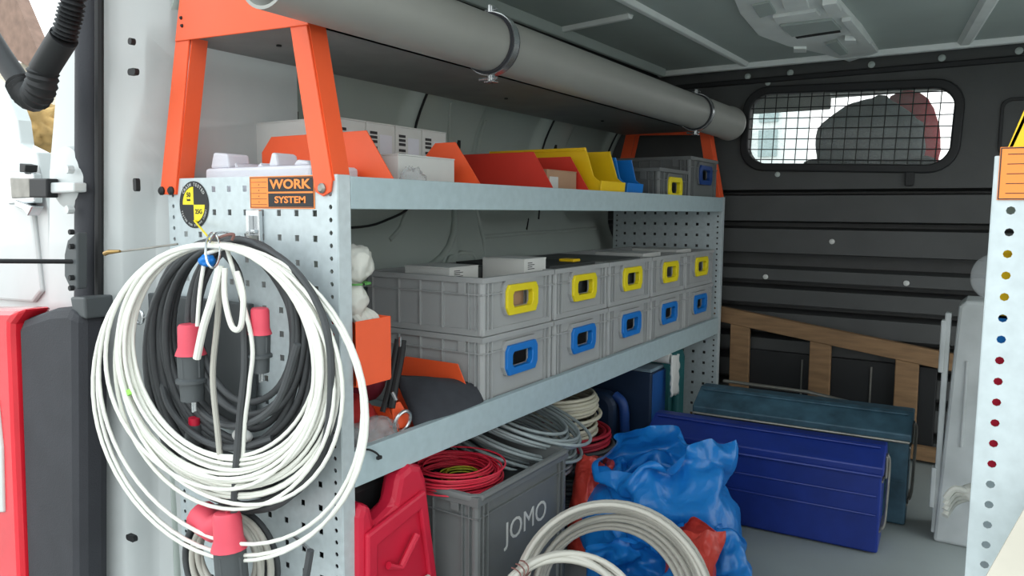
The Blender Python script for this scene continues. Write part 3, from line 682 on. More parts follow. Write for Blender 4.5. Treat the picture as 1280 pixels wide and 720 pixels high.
# open-fronted plastic bins
def hopper(label, ya_, yb_, mt, x0=-1.24, h=.155, xt=-.955):
    t = thing('open_front_bin', label, 'bin'); w_ = .004; z = zs_ + .001
    side = [(x0, z), (-.915, z), (-.908, z + .062), (-.930, z + .078), (xt, z + h), (x0 - .03, z + h)]
    MB().prism(side, ya_, ya_ + w_).prism(side, yb_ - w_, yb_).box(x0, -.915, ya_, yb_, z, z + w_).prism([(x0, z), (x0 + w_, z), (x0 - .026, z + h), (x0 - .03, z + h)], ya_, yb_).build('bin_body', mt, t, bevel=.001)
    MB().prism([(-.917, z), (-.911, z), (-.905, z + .066), (-.911, z + .066)], ya_, yb_).build('front_lip', mt, t, bevel=.001)
    for yy in (ya_ - .003, yb_ - .002): MB().box(x0 - .03, xt, yy, yy + .005, z + h - .008, z + h + .001).build('top_rim', mt, t, bevel=.001)
    return t
hopper('yellow open-fronted plastic bin on the top shelf', 1.85, 2.005, M_yel2)
hopper('blue open-fronted plastic bin beside the yellow one', 2.02, 2.135, M_blue, h=.138, xt=-.945)
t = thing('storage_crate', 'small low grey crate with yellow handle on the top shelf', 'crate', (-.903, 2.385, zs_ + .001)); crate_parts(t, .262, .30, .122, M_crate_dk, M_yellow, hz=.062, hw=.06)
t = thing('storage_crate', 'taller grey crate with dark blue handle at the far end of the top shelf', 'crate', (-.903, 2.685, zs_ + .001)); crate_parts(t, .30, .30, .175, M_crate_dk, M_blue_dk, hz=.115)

# ------------------------------------------------------------------ middle shelf, near end
ob = thing('orange_bin', 'bright orange bin hung at the near end of the middle shelf', 'bin')
yb0, yb1 = .90, .980
MB().box(-1.02, -.882, yb1 - .0, yb1 + .002, .585, .695).box(-.884, -.882, .897, yb1, .585, .695).box(-1.02, -.882, .900, yb1, .583, .585).box(-1.02, -1.018, .90, yb1, .585, .695).build('bin_body', M_orange, ob, bevel=.0005)
gl = thing('rubber_glove', 'crumpled white rubber gloves stuffed above the orange bin', 'glove')
blob('glove_cuff', (-.93, .945, .785), (.026, .040, .035), M_glove, 2, .25, 1.5, gl)
blob('glove_palm', (-.93, .935, .722), (.026, .032, .035), M_glove, 4, .2, 1.4, gl)
for k in range(4):
    MB().tube(polyline([(-.93, .925 + .012 * k, .705), (-.91, .93 + .014 * k, .692), (-.905, .935 + .012 * k, .672)], 4), .0075, 8).build('glove_finger', M_glove, gl, smooth=True)
MB().tube([(-.92 + .02 * math.cos(a), .94 + .025 * math.sin(a), .753) for a in [k * .5 for k in range(13)]], .002, 6).build('green_tie', mat('green_tie', (90, 150, 80)), gl)
folded_bin('shelf_bin', 'orange shelf bin on the middle shelf under the black pouch', 1.035, 1.272, -1.13, -.955, zs_=.4345, h=.118, hn=.075)
pb = thing('tool_pouch', 'black fabric tool pouch slumped over the orange bin on the middle shelf', 'pouch')
pm = MB(); n_ = 20
TL, TR, BR, BL = P(498, 474, x=-1.03), P(598, 484, x=-.955), P(599, 507, x=-.908), P(521, 546, x=-.906)
for i in range(n_ + 1):
    for j in range(n_ + 1):
        a, b = i / n_, j / n_
        p = (TL * (1 - a) + TR * a) * (1 - b) + (BL * (1 - a) + BR * a) * b
        bl = math.sin(math.pi * min(1, max(0, a))) ** .5 * math.sin(math.pi * b) ** .6
        p += Vector((.022, -.006, .016)) * bl + Vector((.3, 0, .6)) * .012 * noise.noise(Vector((a * 3.2, b * 2.2, 2))) + Vector((0, .006, .004)) * math.sin(a * 7) * b
        pm.v.append(p)
for i in range(n_):
    for j in range(n_):
        a = i * (n_ + 1) + j; pm.f.append((a, a + 1, a + n_ + 2, a + n_ + 1))
pm.build('pouch_flap', M_fabric_dk, pb, smooth=True, solid=.022)
tag(blob('maroon_bag', (-1.09, 1.13, .56), (.045, .06, .08), M_fabric_mr, 6, .15, 2), 'dark maroon fabric bag behind the black pouch', 'bag')
tag(blob('red_bag', (-1.0, 1.0, .49), (.05, .045, .045), mat('red_bag_cloth', (176, 40, 40), .7), 8, .15, 2), 'small red bag under the hanging orange bin', 'bag')
tag(blob('black_bag', (-.985, .945, .475), (.045, .035, .035), M_black, 12, .3, 2.5), 'crumpled black item below the orange bin', 'bag')
# cutter tool with black handles
tool = thing('pliers', 'long black handled pliers propped up beside the pouch', 'tool')
MB().tube(polyline([P(503, 425, x=-.93), P(500, 450, x=-.93), P(494, 480, x=-.925), P(489, 510, x=-.92)], 5), [.0075] * 16, 8).build('handle', M_black, tool, smooth=True)
MB().tube(polyline([P(497, 424, x=-.935), P(492, 452, x=-.935), P(486, 485, x=-.93), P(478, 515, x=-.93)], 5), .0052, 8).build('handle', M_black, tool, smooth=True)
MB().tube([P(500, 421, x=-.93), P(500, 433, x=-.93)], .0035, 8).build('jaw', M_chrome, tool, smooth=True)
MB().tube([P(490, 490, x=-.92), P(495, 500, x=-.915)], .004, 8).build('pivot', M_chrome, tool, smooth=True)
rg = P(503, 527, x=-.915)
tag(MB().tube([rg + Vector((.004 * math.sin(a), .022 * math.cos(a), .020 * math.sin(a))) for a in [2 * math.pi * k / 28 for k in range(28)]], .0036, 8, closed=True).build('steel_ring', M_chrome, smooth=True), 'shiny steel hose clamp ring on the shelf edge', 'ring')
q = [P(u, v, x=-.925) for u, v in ((490, 505), (500, 502), (512, 522), (505, 535), (492, 536))]
tag(MB().prism([(p.y, p.z) for p in q], -.928, -.924, 'x').build('orange_tag', M_orange, bevel=.001), 'small orange plate inside the steel ring', 'plate')
tag(blob('clear_bag', (-.925, .975, .478), (.026, .065, .030), M_clear, 14, .3, 2.2), 'clear plastic bag of fittings at the near corner of the middle shelf', 'bag')
ct = MB().tube(polyline([P(446, 570, x=-.886), P(458, 562, x=-.884), P(470, 566, x=-.882), P(476, 573, x=-.880)], 5), .0018, 6)
ct = ct.build('cable_tie', M_black, smooth=True); tag(ct, 'black cable tie looped over the front lip of the middle shelf', 'cable tie')
hd = P(474, 572, x=-.879); MB().box(hd.x - .003, hd.x + .003, hd.y - .005, hd.y + .005, hd.z - .003, hd.z + .003).build('tie_head', M_black, ct, bevel=.001)
# ------------------------------------------------------------------ coils
def coil_path(c, u, v, nrm, radii, offs, N=44, jit=.004, seed=0, hang=False, ell=1.0, tail0=None, tail1=None, zmin=None):
    rnd = random.Random(seed); c = Vector(c); u = Vector(u).normalized(); v = Vector(v).normalized(); nrm = Vector(nrm).normalized(); K = len(radii)
    du = [rnd.uniform(-jit, jit) for _ in range(K + 1)]; dv = [rnd.uniform(-jit, jit) for _ in range(K + 1)]
    radii = list(radii) + [radii[-1]]; offs = list(offs) + [offs[-1]]
    pts = []
    for k in range(K):
        for i in range(N):
            t = i / N; s = t * t * (3 - 2 * t); a = (math.pi / 2 if hang else -math.pi / 2) + 2 * math.pi * t
            r = radii[k] * (1 - s) + radii[k + 1] * s; o = offs[k] * (1 - s) + offs[k + 1] * s
            cu = du[k] * (1 - s) + du[k + 1] * s; cv = dv[k] * (1 - s) + dv[k + 1] * s
            wob = jit * .6 * noise.noise(Vector((a * .8, k * 1.3, seed)))
            q = c + u * (math.cos(a) * (r + wob) * ell + cu) + nrm * o
            q += v * (((math.sin(a) - 1) * (r + wob)) if hang else (math.sin(a) * (r + wob) + cv))
            if hang: q += v * cv * .3
            pts.append(q)
    if zmin is not None:
        for q in pts: q.z = max(q.z, zmin)
    if tail1: pts += [Vector(p) for p in tail1]
    return pts
def coil(name, label, mt, r, *a, parent=None, n=8, **k):
    pts = coil_path(*a, **k)
    o = MB().tube(pts, r, n).build(name, mt, parent, smooth=True, ang=80)
    if label: tag(o, label, 'cable')
    return o
Z_ = Vector((0, 0, 1))
# hanging coils on the near end panel
UD = Vector((.484, .14, 0)).normalized(); ND = Vector((.14, -.484, 0)).normalized()      # facing the camera, left side pulled out
hk = P(268, 306, y=.755)
rad = [.172, .176, .179, .182, .184, .187, .189, .192, .194, .196, .198, .2, .204, .207, .213, .219, .178, .186, .236, .256, .262]
rnd = random.Random(4)
off = [rnd.uniform(-.012, .012) for _ in rad]
wc = coil('cable_coil', 'large coil of thin white cable hanging on the near end panel of the rack', M_cabw, .0034, hk, UD, Z_, ND, rad, off, hang=True, ell=1.0, jit=.0065, seed=3, N=56, tail1=polyline([hk + Vector((-.006, -.01, -.005)), hk + Vector((-.012, -.02, -.07)), hk + Vector((-.02, -.022, -.13))], 5)[1:])
l2 = MB().tube(polyline([P(275, 332, y=.74), P(266, 370, y=.73), P(254, 410, y=.728), P(246, 448, y=.728)], 6), [.0062] * 19, 8).build('cable_end', M_cabw, wc, smooth=True)
lp = MB().tube(polyline([P(281, 335, y=.742), P(281, 372, y=.738), P(290, 408, y=.738), P(301, 408, y=.738), P(304, 370, y=.740), P(296, 340, y=.742)], 7), .0045, 8).build('cable_loop', M_cabw, wc, smooth=True)
MB().tube(polyline([P(277, 335, y=.748), P(272, 400, y=.748), P(266, 470, y=.752), P(272, 540, y=.758), P(278, 600, y=.765)], 7), .0048, 8).build('cable_drop', M_cabg, wc, smooth=True)
MB().tube(polyline([P(284, 312, y=.765), P(314, 420, y=.765), P(312, 480, y=.765), P(306, 530, y=.77), P(302, 600, y=.775)], 7), .0035, 8).build('cable_drop', M_cabw, wc, smooth=True)
MB().tube([P(162, 487, y=.70), P(164, 493, y=.70)], .006, 8).build('green_tape', mat('green_tape', (150, 226, 90), .5), wc)
# black rubber cable coil behind
UK = Vector((.46, .085, 0)).normalized(); NK = Vector((.085, -.46, 0)).normalized()
radk = [.158, .166, .174, .182, .189, .194, .2, .205, .21, .215, .222, .17, .18, .225, .232, .186, .204, .228]
offk = [.006 * ((i * 7) % 5 - 2) for i in range(len(radk))]
hb2 = 0
kb = coil('cable_coil', 'thick black rubber extension cable coiled behind the white coil', M_cabk, .0060, P(286, 302, y=.812), UK, Z_, NK, radk, offk, hang=True, ell=.88, jit=.016, seed=11, N=48)
MB().tube(polyline([P(277, 312, y=.775), P(300, 350, y=.770), P(306, 450, y=.765), P(300, 520, y=.765), P(294, 600, y=.765), P(292, 660, y=.765)], 7), .006, 8).build('cable_drop', M_cabk, kb, smooth=True)
MB().tube(polyline([P(196, 440, y=.80), P(210, 505, y=.770), P(245, 545, y=.768), P(290, 560, y=.77), P(340, 548, y=.80)], 7), .006, 8).build('cable_loop', M_cabk, kb, smooth=True)
MB().tube(polyline([P(240, 500, y=.782), P(265, 525, y=.776), P(300, 532, y=.776), P(345, 505, y=.78), P(372, 430, y=.785)], 7), .006, 8).build('cable_loop', M_cabk, kb, smooth=True)
MB().tube(polyline([P(285, 298, y=.80), P(330, 310, y=.80), P(372, 342, y=.80), P(405, 400, y=.80), P(414, 480, y=.805), P(400, 570, y=.81), P(350, 630, y=.815), P(290, 640, y=.82)], 7), .0058, 8).build('cable_loop', M_cabk, kb, smooth=True)
coil('cable_loop', None, M_cabk, .0058, P(300, 300, y=.80), UK, Z_, NK, [.13, .14, .15, .145], [.0, .008, -.006, .004], parent=kb, hang=True, ell=.75, jit=.012, seed=17, N=48)
def plug(label, u0, v0, u1, v1, y, rr, redlen=.4):
    t = thing('power_plug', label, 'plug'); a = P(u0, v0, y=y); b = P(u1, v1, y=y); d = b - a
    def at(k): return a + d * k
    MB().tube([at(0), at(.03), at(redlen * .75), at(redlen)], [rr * .72, rr * .85, rr * .9, rr * 1.12], 16).build('red_cap', M_plugred, t, smooth=True)
    MB().tube([at(redlen), at(.70), at(.72), at(.76), at(.77), at(1)], [rr * .98, rr * .95, rr * 1.15, rr * 1.15, rr * .9, rr * .85], 16).build('plug_body', M_pluggrey, t, smooth=True)
    MB().tube([at(1), at(1.16)], rr * .12, 8).build('earth_pin', M_chrome, t); 
    MB().tube([at(1.0) + Vector((.006, 0, 0)), at(1.14) + Vector((.006, 0, 0))], rr * .12, 8).build('pin', M_chrome, t)
    for k in range(5):
        an = k * 1.256; o = Vector((math.cos(an), math.sin(an), 0)) * rr * .9
        MB().tube([at(redlen + .04) + o, at(.68) + o], rr * .12, 6).build('grip_rib', M_pluggrey, t)
    return t
plug('red and grey industrial plug hanging inside the black coil, left of the two', 237, 405, 241, 500, .765, .023)
plug('red and grey plug hanging inside the black coil, right of the two', 325, 385, 325, 465, .785, .017)
pg = plug('large red plug with dark grey body at the bottom of the hanging coils', 283, 640, 296, 790, .76, .027, .30)
MB().tube([P(252, 645, y=.77), P(268, 660, y=.765), P(292, 648, y=.765)], [.028, .024, .016], 14).build('red_flap', M_plugred, pg, smooth=True)
tag(blob('adapter_block', P(303, 545, y=.80), (.022, .012, .012), M_cardwhite, 1, .05, 1, ridge=False), 'small white plastic adapter inside the hanging coils', 'adapter')
t = thing('socket_connector', 'dark grey rubber connector below the left plug in the coil', 'plug')
MB().tube([P(243, 530, y=.785), P(240, 585, y=.785)], [.013, .020], 12).build('connector_body', M_pluggrey, t, smooth=True)
MB().tube([P(243, 522, y=.785), P(243, 532, y=.785)], .010, 12).build('red_ring', M_red, t, smooth=True)
# lower white coil
coil('cable_coil', 'small white cable coil hanging lowest under the red plug', M_cabg, .0052, P(285, 646, y=.795), UD, Z_, ND, [.065, .07, .075, .08, .084, .088], [0, .01, -.006, .012, .004, -.01], hang=True, ell=.85, jit=.006, seed=21)
coil('cable_coil', 'dark grey cable loops hanging lowest beside the white ones', M_cabk, .006, P(285, 636, y=.815), UD, Z_, ND, [.09, .098, .104], [0, .01, -.006], hang=True, ell=.85, jit=.006, seed=22)
# hooks, ties
t = thing('wire_ring', 'thin steel wire ring tying the hanging coils to the panel', 'wire')
MB().tube([P(266 + 9 * math.cos(a), 313 + 22 * math.sin(a), y=.735 + .02 * math.cos(a + 1)) for a in [2 * math.pi * k / 24 for k in range(25)]], .0018, 6).build('wire_loop', M_chrome, t, smooth=True)
MB().tube(polyline([P(262, 303, y=.73), P(270, 292, y=.75), P(282, 290, y=.79), P(290, 292, y=.86)], 5), .002, 6).build('wire_hook', M_chrome, t, smooth=True)
tag(blob('blue_tie', P(259, 326, y=.745), (.014, .012, .010), M_blue, 2, .25, 2), 'bright blue twisted tie around the hanging coils', 'cable tie')
tag(MB().tube(polyline([P(243, 276, y=Y0 - .005), P(255, 290, y=.82), P(264, 301, y=.74)], 5), .0018, 6).build('yellow_string', M_yellow, smooth=True), 'short yellow string from the round sticker to the coil', 'string')
tag(MB().tube(polyline([P(272, 298, y=.76), P(282, 294, y=.755), P(292, 293, y=.76), P(290, 300, y=.76)], 5), .0024, 6).build('brown_wire', mat('brown_wire', (122, 84, 78), .5), smooth=True), 'twisted brown wire on top of the hanging coils', 'wire')
t = thing('cable_lanyard', 'thin steel cable with brass end sticking out left of the white coil', 'wire')
MB().tube(polyline([P(146, 315, y=.71), P(185, 310, y=.73), P(222, 305, y=.745)], 5), .0017, 6).build('steel_cable', M_steel, t, smooth=True)
MB().tube([P(131, 317, y=.705), P(136, 315, y=.705), P(150, 314, y=.71)], [.004, .004, .0024], 8).build('brass_end', mat('brass', (160, 130, 80), .35, .8), t, smooth=True)
t = thing('tool_hook', 'small light blue zinc hook clipped into the perforated panel', 'hook')
a, b = P(314, 265, y=Y0), P(331, 303, y=Y0)
MB().box(a.x - .001, b.x, Y0 - .012, Y0 - .002, b.z, a.z + .004).build('hook_plate', M_chrome, t, bevel=.002)
MB().box(a.x + .012, a.x + .02, Y0 - .022, Y0 - .012, b.z + .01, a.z - .006).box(a.x + .020, b.x - .002, Y0 - .020, Y0 - .012, b.z + .016, b.z + .022).build('hook_tongue', M_chrome, t, bevel=.001)
MB().box(b.x - .009, b.x - .003, Y0 - .026, Y0 - .012, b.z + .0, b.z + .012).build('hook_lip', M_steel, t, bevel=.001)
t = thing('bracket_plate', 'dark grey steel plate with a ring fixed behind the hanging coils', 'bracket')
a, b = P(176, 392, y=.845), P(312, 392, y=.845)
MB().box(a.x + .03, b.x, .842, .856, .49, .715).build('plate', M_pluggrey, t, bevel=.003)
rgc = P(174, 396, y=.80)
MB().tube([rgc + Vector((.013 * math.cos(a), 0, .013 * math.sin(a))) for a in [2 * math.pi * k / 20 for k in range(20)]], .0028, 8, closed=True).build('plate_ring', M_chrome, t, smooth=True)
MB().tube([rgc + Vector((.013, 0, 0)), rgc + Vector((.05, .045, 0))], .003, 6).build('ring_stem', M_chrome, t)
t = thing('bent_hook', 'bent grey steel hook rod low on the perforated panel', 'hook')
MB().tube(polyline([P(365, 668, y=.855), P(385, 685, y=.83), P(388, 690, y=.80)], 4), .003, 8).build('rod', M_chrome, t, smooth=True)
MB().tube([P(388, 688, y=.80), P(382, 725, y=.80)], .006, 8).build('rubber_tip', M_cabk, t, smooth=True)

# ------------------------------------------------------------------ floor level, left
rc = thing('power_tool_case', 'red plastic tool case with a grip hole standing under the near shelf', 'case')
xf = -.872
outl = [(.888, 0), (1.135, 0), (1.075, .375), (1.06, .405), (1.03, .415), (1.0, .405), (.985, .355), (.935, .335), (.925, .37), (.905, .385), (.893, .36)]
MB().prism(outl, xf - .05, xf - .006, 'x').build('case_shell', M_red, rc, bevel=.012)
MB().ring([(.900, .05), (1.115, .05), (1.060, .36), (.905, .33)], [(.925, .08), (1.09, .08), (1.045, .325), (.930, .30)], xf - .008, xf + .004, 'x').build('raised_rim', M_red, rc, bevel=.005)
MB().tube([(xf + .003, .955, .255), (xf + .006, .985, .24), (xf + .006, 1.03, .285)], .007, 8).build('moulded_latch', M_red, rc, smooth=True)
MB().prism([(.965 + .007 * math.cos(a), .318 + .010 * math.sin(a)) for a in [k * .628 for k in range(10)]], xf - .008, xf - .004, 'x').build('bolt_hole', M_black, rc)
MB().box(xf - .002, xf + .005, 1.00, 1.07, .165, .19).build('white_label', M_cardwhite, rc, bevel=.001)
tag(MB().box(-1.08, -.945, .90, 1.09, .0, .385).build('notch_dark_block', M_black, bevel=.015), 'black block added behind the red tool case to darken its notch', 'case')  # added so that the notch of the red case shows black inside

jm = thing('lettered_crate', 'dark grey plastic crate with white lettering under the shelf', 'crate', (-.80, 1.13 + .18, 0))
JW, JD, JH = .36, .50, .335
crate_parts(jm, JW, JD, JH, M_crate_dk, None, lip=.02, hole=False)
lt_ = text('JOMO', .063, M_cardwhite, jm, Matrix.Translation((-.0065, .01, .222)) @ Matrix(((0, 0, 1, 0), (1, 0, 0, 0), (0, 1, 0, 0), (0, 0, 0, 1))), bold=.0); lab(lt_, 'white JOMO lettering')
# thicker rolled rim
MB().tube([(-.004, -.165, JH - .004), (-.004, .165, JH - .004), (-.02, .176, JH - .004), (-JD + .02, .176, JH - .004), (-JD + .004, .165, JH - .004), (-JD + .004, -.165, JH - .004), (-JD + .02, -.176, JH - .004), (-.02, -.176, JH - .004)], .008, 8, closed=True).build('rolled_rim', M_crate_dk, jm, smooth=True)
tag(MB().box(-1.27, -.83, 1.16, 1.46, .03, .29).build('crate_filling', M_black, bevel=.02), 'dark bundled contents filling the lettered crate', 'contents')
rw = P(585, 592, z=.345)
rad = [.045 + .0018 * ((i * 5) % 24) for i in range(34)]; rnd = random.Random(2); offr = [rnd.uniform(-.022, .020) for _ in rad]
rwc = coil('wire_coil', 'coil of thin red wire lying on the lettered crate', M_wirered, .0019, (-.93, 1.225, .335), (1, 0, 0), (0, 1, 0), (.12, -.08, 1), [r_ * .96 + .026 for r_ in rad], offr, N=36, jit=.006, seed=5, n=6)
coil('wire_coil', 'thin yellow-green wire loops inside the red wire coil', M_wireyg, .0017, (-.92, 1.24, .318), (1, 0, 0), (0, 1, 0), (.1, 0, 1), [.03, .035, .04, .045, .038], [0, .004, .008, 0, .012], N=30, jit=.008, seed=6, n=6)
rnd = random.Random(9)
radg = [.12 + .0035 * ((i * 7) % 20) for i in range(26)]
offg = [-.07 + .0052 * i + rnd.uniform(-.008, .008) for i in range(26)]
coil('cable_coil', 'grey cable coil leaning over the far rim of the lettered crate', M_cabgrey, .0042, (-1.00, 1.56, .325), (.94, -.22, -.26), (.2, .96, -.22), (.34, .26, .90), radg, offg, N=44, jit=.012, seed=12)
# stack of coils behind
cc0 = (-1.07, 1.90)
coil('cable_coil', 'dull grey cable coil at the bottom of the stack behind the lettered crate', mat('dull_grey_cable', (92, 96, 98), .55), .0058, (cc0[0] + .06, cc0[1] - .02, .08), (1, 0, 0), (0, 1, 0), (0, 0, 1), [.13, .135, .125, .13, .14, .13, .135, .128, .137, .13, .135], [-.07 + .0125 * i for i in range(11)], jit=.006, seed=31)
coil('cable_coil', 'black cable coil in the stack below the red one', M_cabk, .006, (cc0[0] + .04, cc0[1], .172), (1, 0, 0), (0, 1, 0), (0, 0, 1), [.13, .14, .12, .135, .13], [-.01, .002, .012, .022, .03], jit=.012, seed=32)
coil('cable_coil', 'dark red cable coil squeezed under the cream cable', mat('dark_red_cable', (170, 34, 52), .5), .005, (cc0[0] + .03, cc0[1], .222), (1, 0, 0), (0, 1, 0), (0, 0, 1), [.13, .125, .135, .12, .13], [-.012, -.002, .006, .014, .02], jit=.012, seed=33)
rnd = random.Random(8)
coil('cable_coil', 'cream cable coil on top of the stack under the shelf', M_cabcream, .0056, (cc0[0], cc0[1] - .02, .292), (1, 0, 0), (0, 1, 0), (.1, .1, 1), [.13 + rnd.uniform(-.012, .012) for _ in range(13)], [-.058 + .0098 * i for i in range(13)], jit=.010, seed=34)

# cases under the shelf, far end
cs_ = thing('suitcase', 'dark blue flat case standing under the far shelf', 'case')
MB().box(-1.25, -.905, 2.24, 2.36, 0, .365).build('case_shell', M_navy, cs_, bevel=.008)
MB().box(-.906, -.902, 2.245, 2.355, .01, .36).build('case_edge', mat('mid_blue_plastic', (24, 78, 142), .45), cs_, bevel=.002)
MB().box(-1.25, -.91, 2.245, 2.355, .362, .374).build('case_rim', mat('pale_grey_blue', (120, 140, 152), .5), cs_, bevel=.003)
rl = thing('white_cloth', 'white towel roll draped over the dark blue case', 'cloth')
MB().tube(polyline([(-1.12, 2.33, .394), (-1.0, 2.34, .398), (-.885, 2.35, .395)], 5), .018, 12).build('towel_roll', M_cardwhite, rl, smooth=True)
hm = MB(); 
for i in range(13):
    for j in range(7):
        z = .408 - .135 * (i / 12); hm.v.append(Vector((-.872 + .006 * noise.noise(Vector((i * .5, j * .6, 1))), 2.325 + .065 * j / 6 + .008 * noise.noise(Vector((i * .7, j * .4, 5))), z + .012 * noise.noise(Vector((0, j * .8, 3))))))
for i in range(12):
    for j in range(6): a = i * 7 + j; hm.f.append((a, a + 1, a + 8, a + 7))
hm.build('towel_flap', M_cardwhite, rl, smooth=True, solid=.006)
t = thing('round_case', 'small dark blue rounded case beside the cream cable coil', 'case')
MB().prism(rrect(-1.13, -.985, 0, .305, .05), 2.13, 2.20).build('case_shell', M_navy, t, bevel=.018)
MB().tube(polyline([(-.985, 2.165, .10), (-.965, 2.165, .12), (-.962, 2.165, .2), (-.97, 2.165, .27), (-1.0, 2.165, .295)], 5), .016, 10).build('case_handle', M_blue_dk, t, smooth=True)
t = thing('teal_case', 'teal green plastic case with rounded edge at the far end under the shelf', 'case')
MB().box(-1.2, -.925, 2.46, 2.63, 0, .395).build('case_shell', M_teal, t, bevel=.035)
MB().tube([(-.922, 2.50, .03), (-.918, 2.50, .34), (-.93, 2.50, .37)], .014, 10).build('corner_bead', M_teal, t, smooth=True)

# ------------------------------------------------------------------ steel tool chests on the floor
def chest(name, label, xl, xr, yf, dep, zb, h, lead, mt, ribs, rz=0, wear=None):
    c = Vector(((xl + xr) / 2, yf + dep / 2, 0)); t = thing(name, label, 'tool box', c, rz); a, b = (xr - xl) / 2, dep / 2
    MB().box(-a, a, -b, b, .004, zb).build('box_body', mt, t, bevel=.006)
    MB().prism([(-b - .004, zb - .012), (b + .004, zb - .012), (b + .004, h - .02), (b - .01, h), (-b + lead, h), (-b - .004, zb + .012)], -a - .004, a + .004, 'x').build('lid', mt, t, bevel=.004)
    MB().cyl((-a, -b - .007, zb - .010), (a, -b - .007, zb - .010), .0042, 8).build('lid_bead', M_steel if wear else mt, t, smooth=True)
    for k in (.35, .8): MB().cyl((-a + .01, -b + lead * k, zb + (h - zb) * k + .006), (a - .01, -b + lead * k, zb + (h - zb) * k + .006), .003, 8).build('lid_rib', mt, t, smooth=True)
    for z in ribs: MB().cyl((-a + .01, -b, z), (a - .01, -b, z), .0034, 8).build('pressed_rib', mt, t, smooth=True)
    MB().tube(polyline([(a + .004, -b * .3, zb * .25), (a + .010, -b * .2, zb * .35), (a + .012, 0, zb * .75), (a + .012, b * .1, zb + .01), (a + .006, 0, zb + .03)], 5), .004, 8).build('end_handle', M_steel, t, smooth=True)
    MB().box(a + .0035, a + .010, -.02, .02, zb - .03, zb + .03).build('hasp', M_steel, t, bevel=.003)
    for z in (.06, zb - .03): MB().box(a, a + .004, -b * .9, b * .9, z, z + .006).build('end_strap', M_steel, t)
    return t
chest('steel_tool_box', 'bright blue ribbed steel tool box, in front of the teal one', -.84, -.215, 2.065, .125, .222, .272, .075, M_boxblue, (.155, .105), .05)
chest('steel_tool_box', 'worn teal steel tool box standing behind the blue one', -.785, -.175, 2.305, .15, .255, .312, .085, M_boxteal, (.13,), .045, wear=True)
t = thing('metal_strip', 'thin worn metal rail lying along the top of the teal tool box', 'rail')
MB().tube([P(905, 476, y=2.49), P(1010, 490, y=2.47), P(1128, 519, y=2.44)], .006, 8, flat=1.6).build('rail', M_steel, t, smooth=True)
MB().tube([P(960, 492, y=2.50), P(1122, 522, y=2.46)], .004, 8).build('second_rail', M_steel, t, smooth=True)

# wooden ladder leaning on its side against the bulkhead
ld = thing('wooden_ladder', 'old wooden ladder lying on its side against the bulkhead', 'ladder')
def beam(a, b, w_, d_, name, mt=M_wood):
    a = Vector(a); b = Vector(b); t = (b - a).normalized(); yv = Vector((0, 1, 0)); s = t.cross(yv).normalized()
    vs = [p + s * sx * w_ / 2 + yv * sy * d_ / 2 for p in (a, b) for sx in (-1, 1) for sy in (-1, 1)]
    return MB().add(vs, [(0, 1, 3, 2), (4, 6, 7, 5), (0, 4, 5, 1), (2, 3, 7, 6), (0, 2, 6, 4), (1, 5, 7, 3)]).build(name, mt, ld, bevel=.003)
beam((-1.05, 2.965, .492), (.10, 2.965, .345), .060, .03, 'stile')
beam((-1.05, 2.965, .055), (.30, 2.965, .028), .050, .03, 'stile')
for x in (-.83, -.53, -.24, .05):
    zt = .46 - .127 * (x + 1.05) + .01
    beam((x, 2.965, .05), (x - .003, 2.965, zt), .075 if x < .0 else .06, .022, 'rung')
t = thing('dark_box', 'black metal box standing behind the ladder rungs', 'box')
MB().box(-.86, -.15, 2.99, 3.015, .0, .34).build('box_face', M_black, t, bevel=.003)
for x in (-.60, -.36): MB().cyl((x, 2.988, .04), (x, 2.988, .32), .004, 6).build('wire', M_steel, t)
for a, b in (((1050, 433), (1092, 436)), ((1095, 440), (1128, 444))):
    p, q = P(*a, y=2.985), P(*b, y=2.985); MB().cyl(p, q, .004, 6).build('chrome_rod', M_chrome, t)

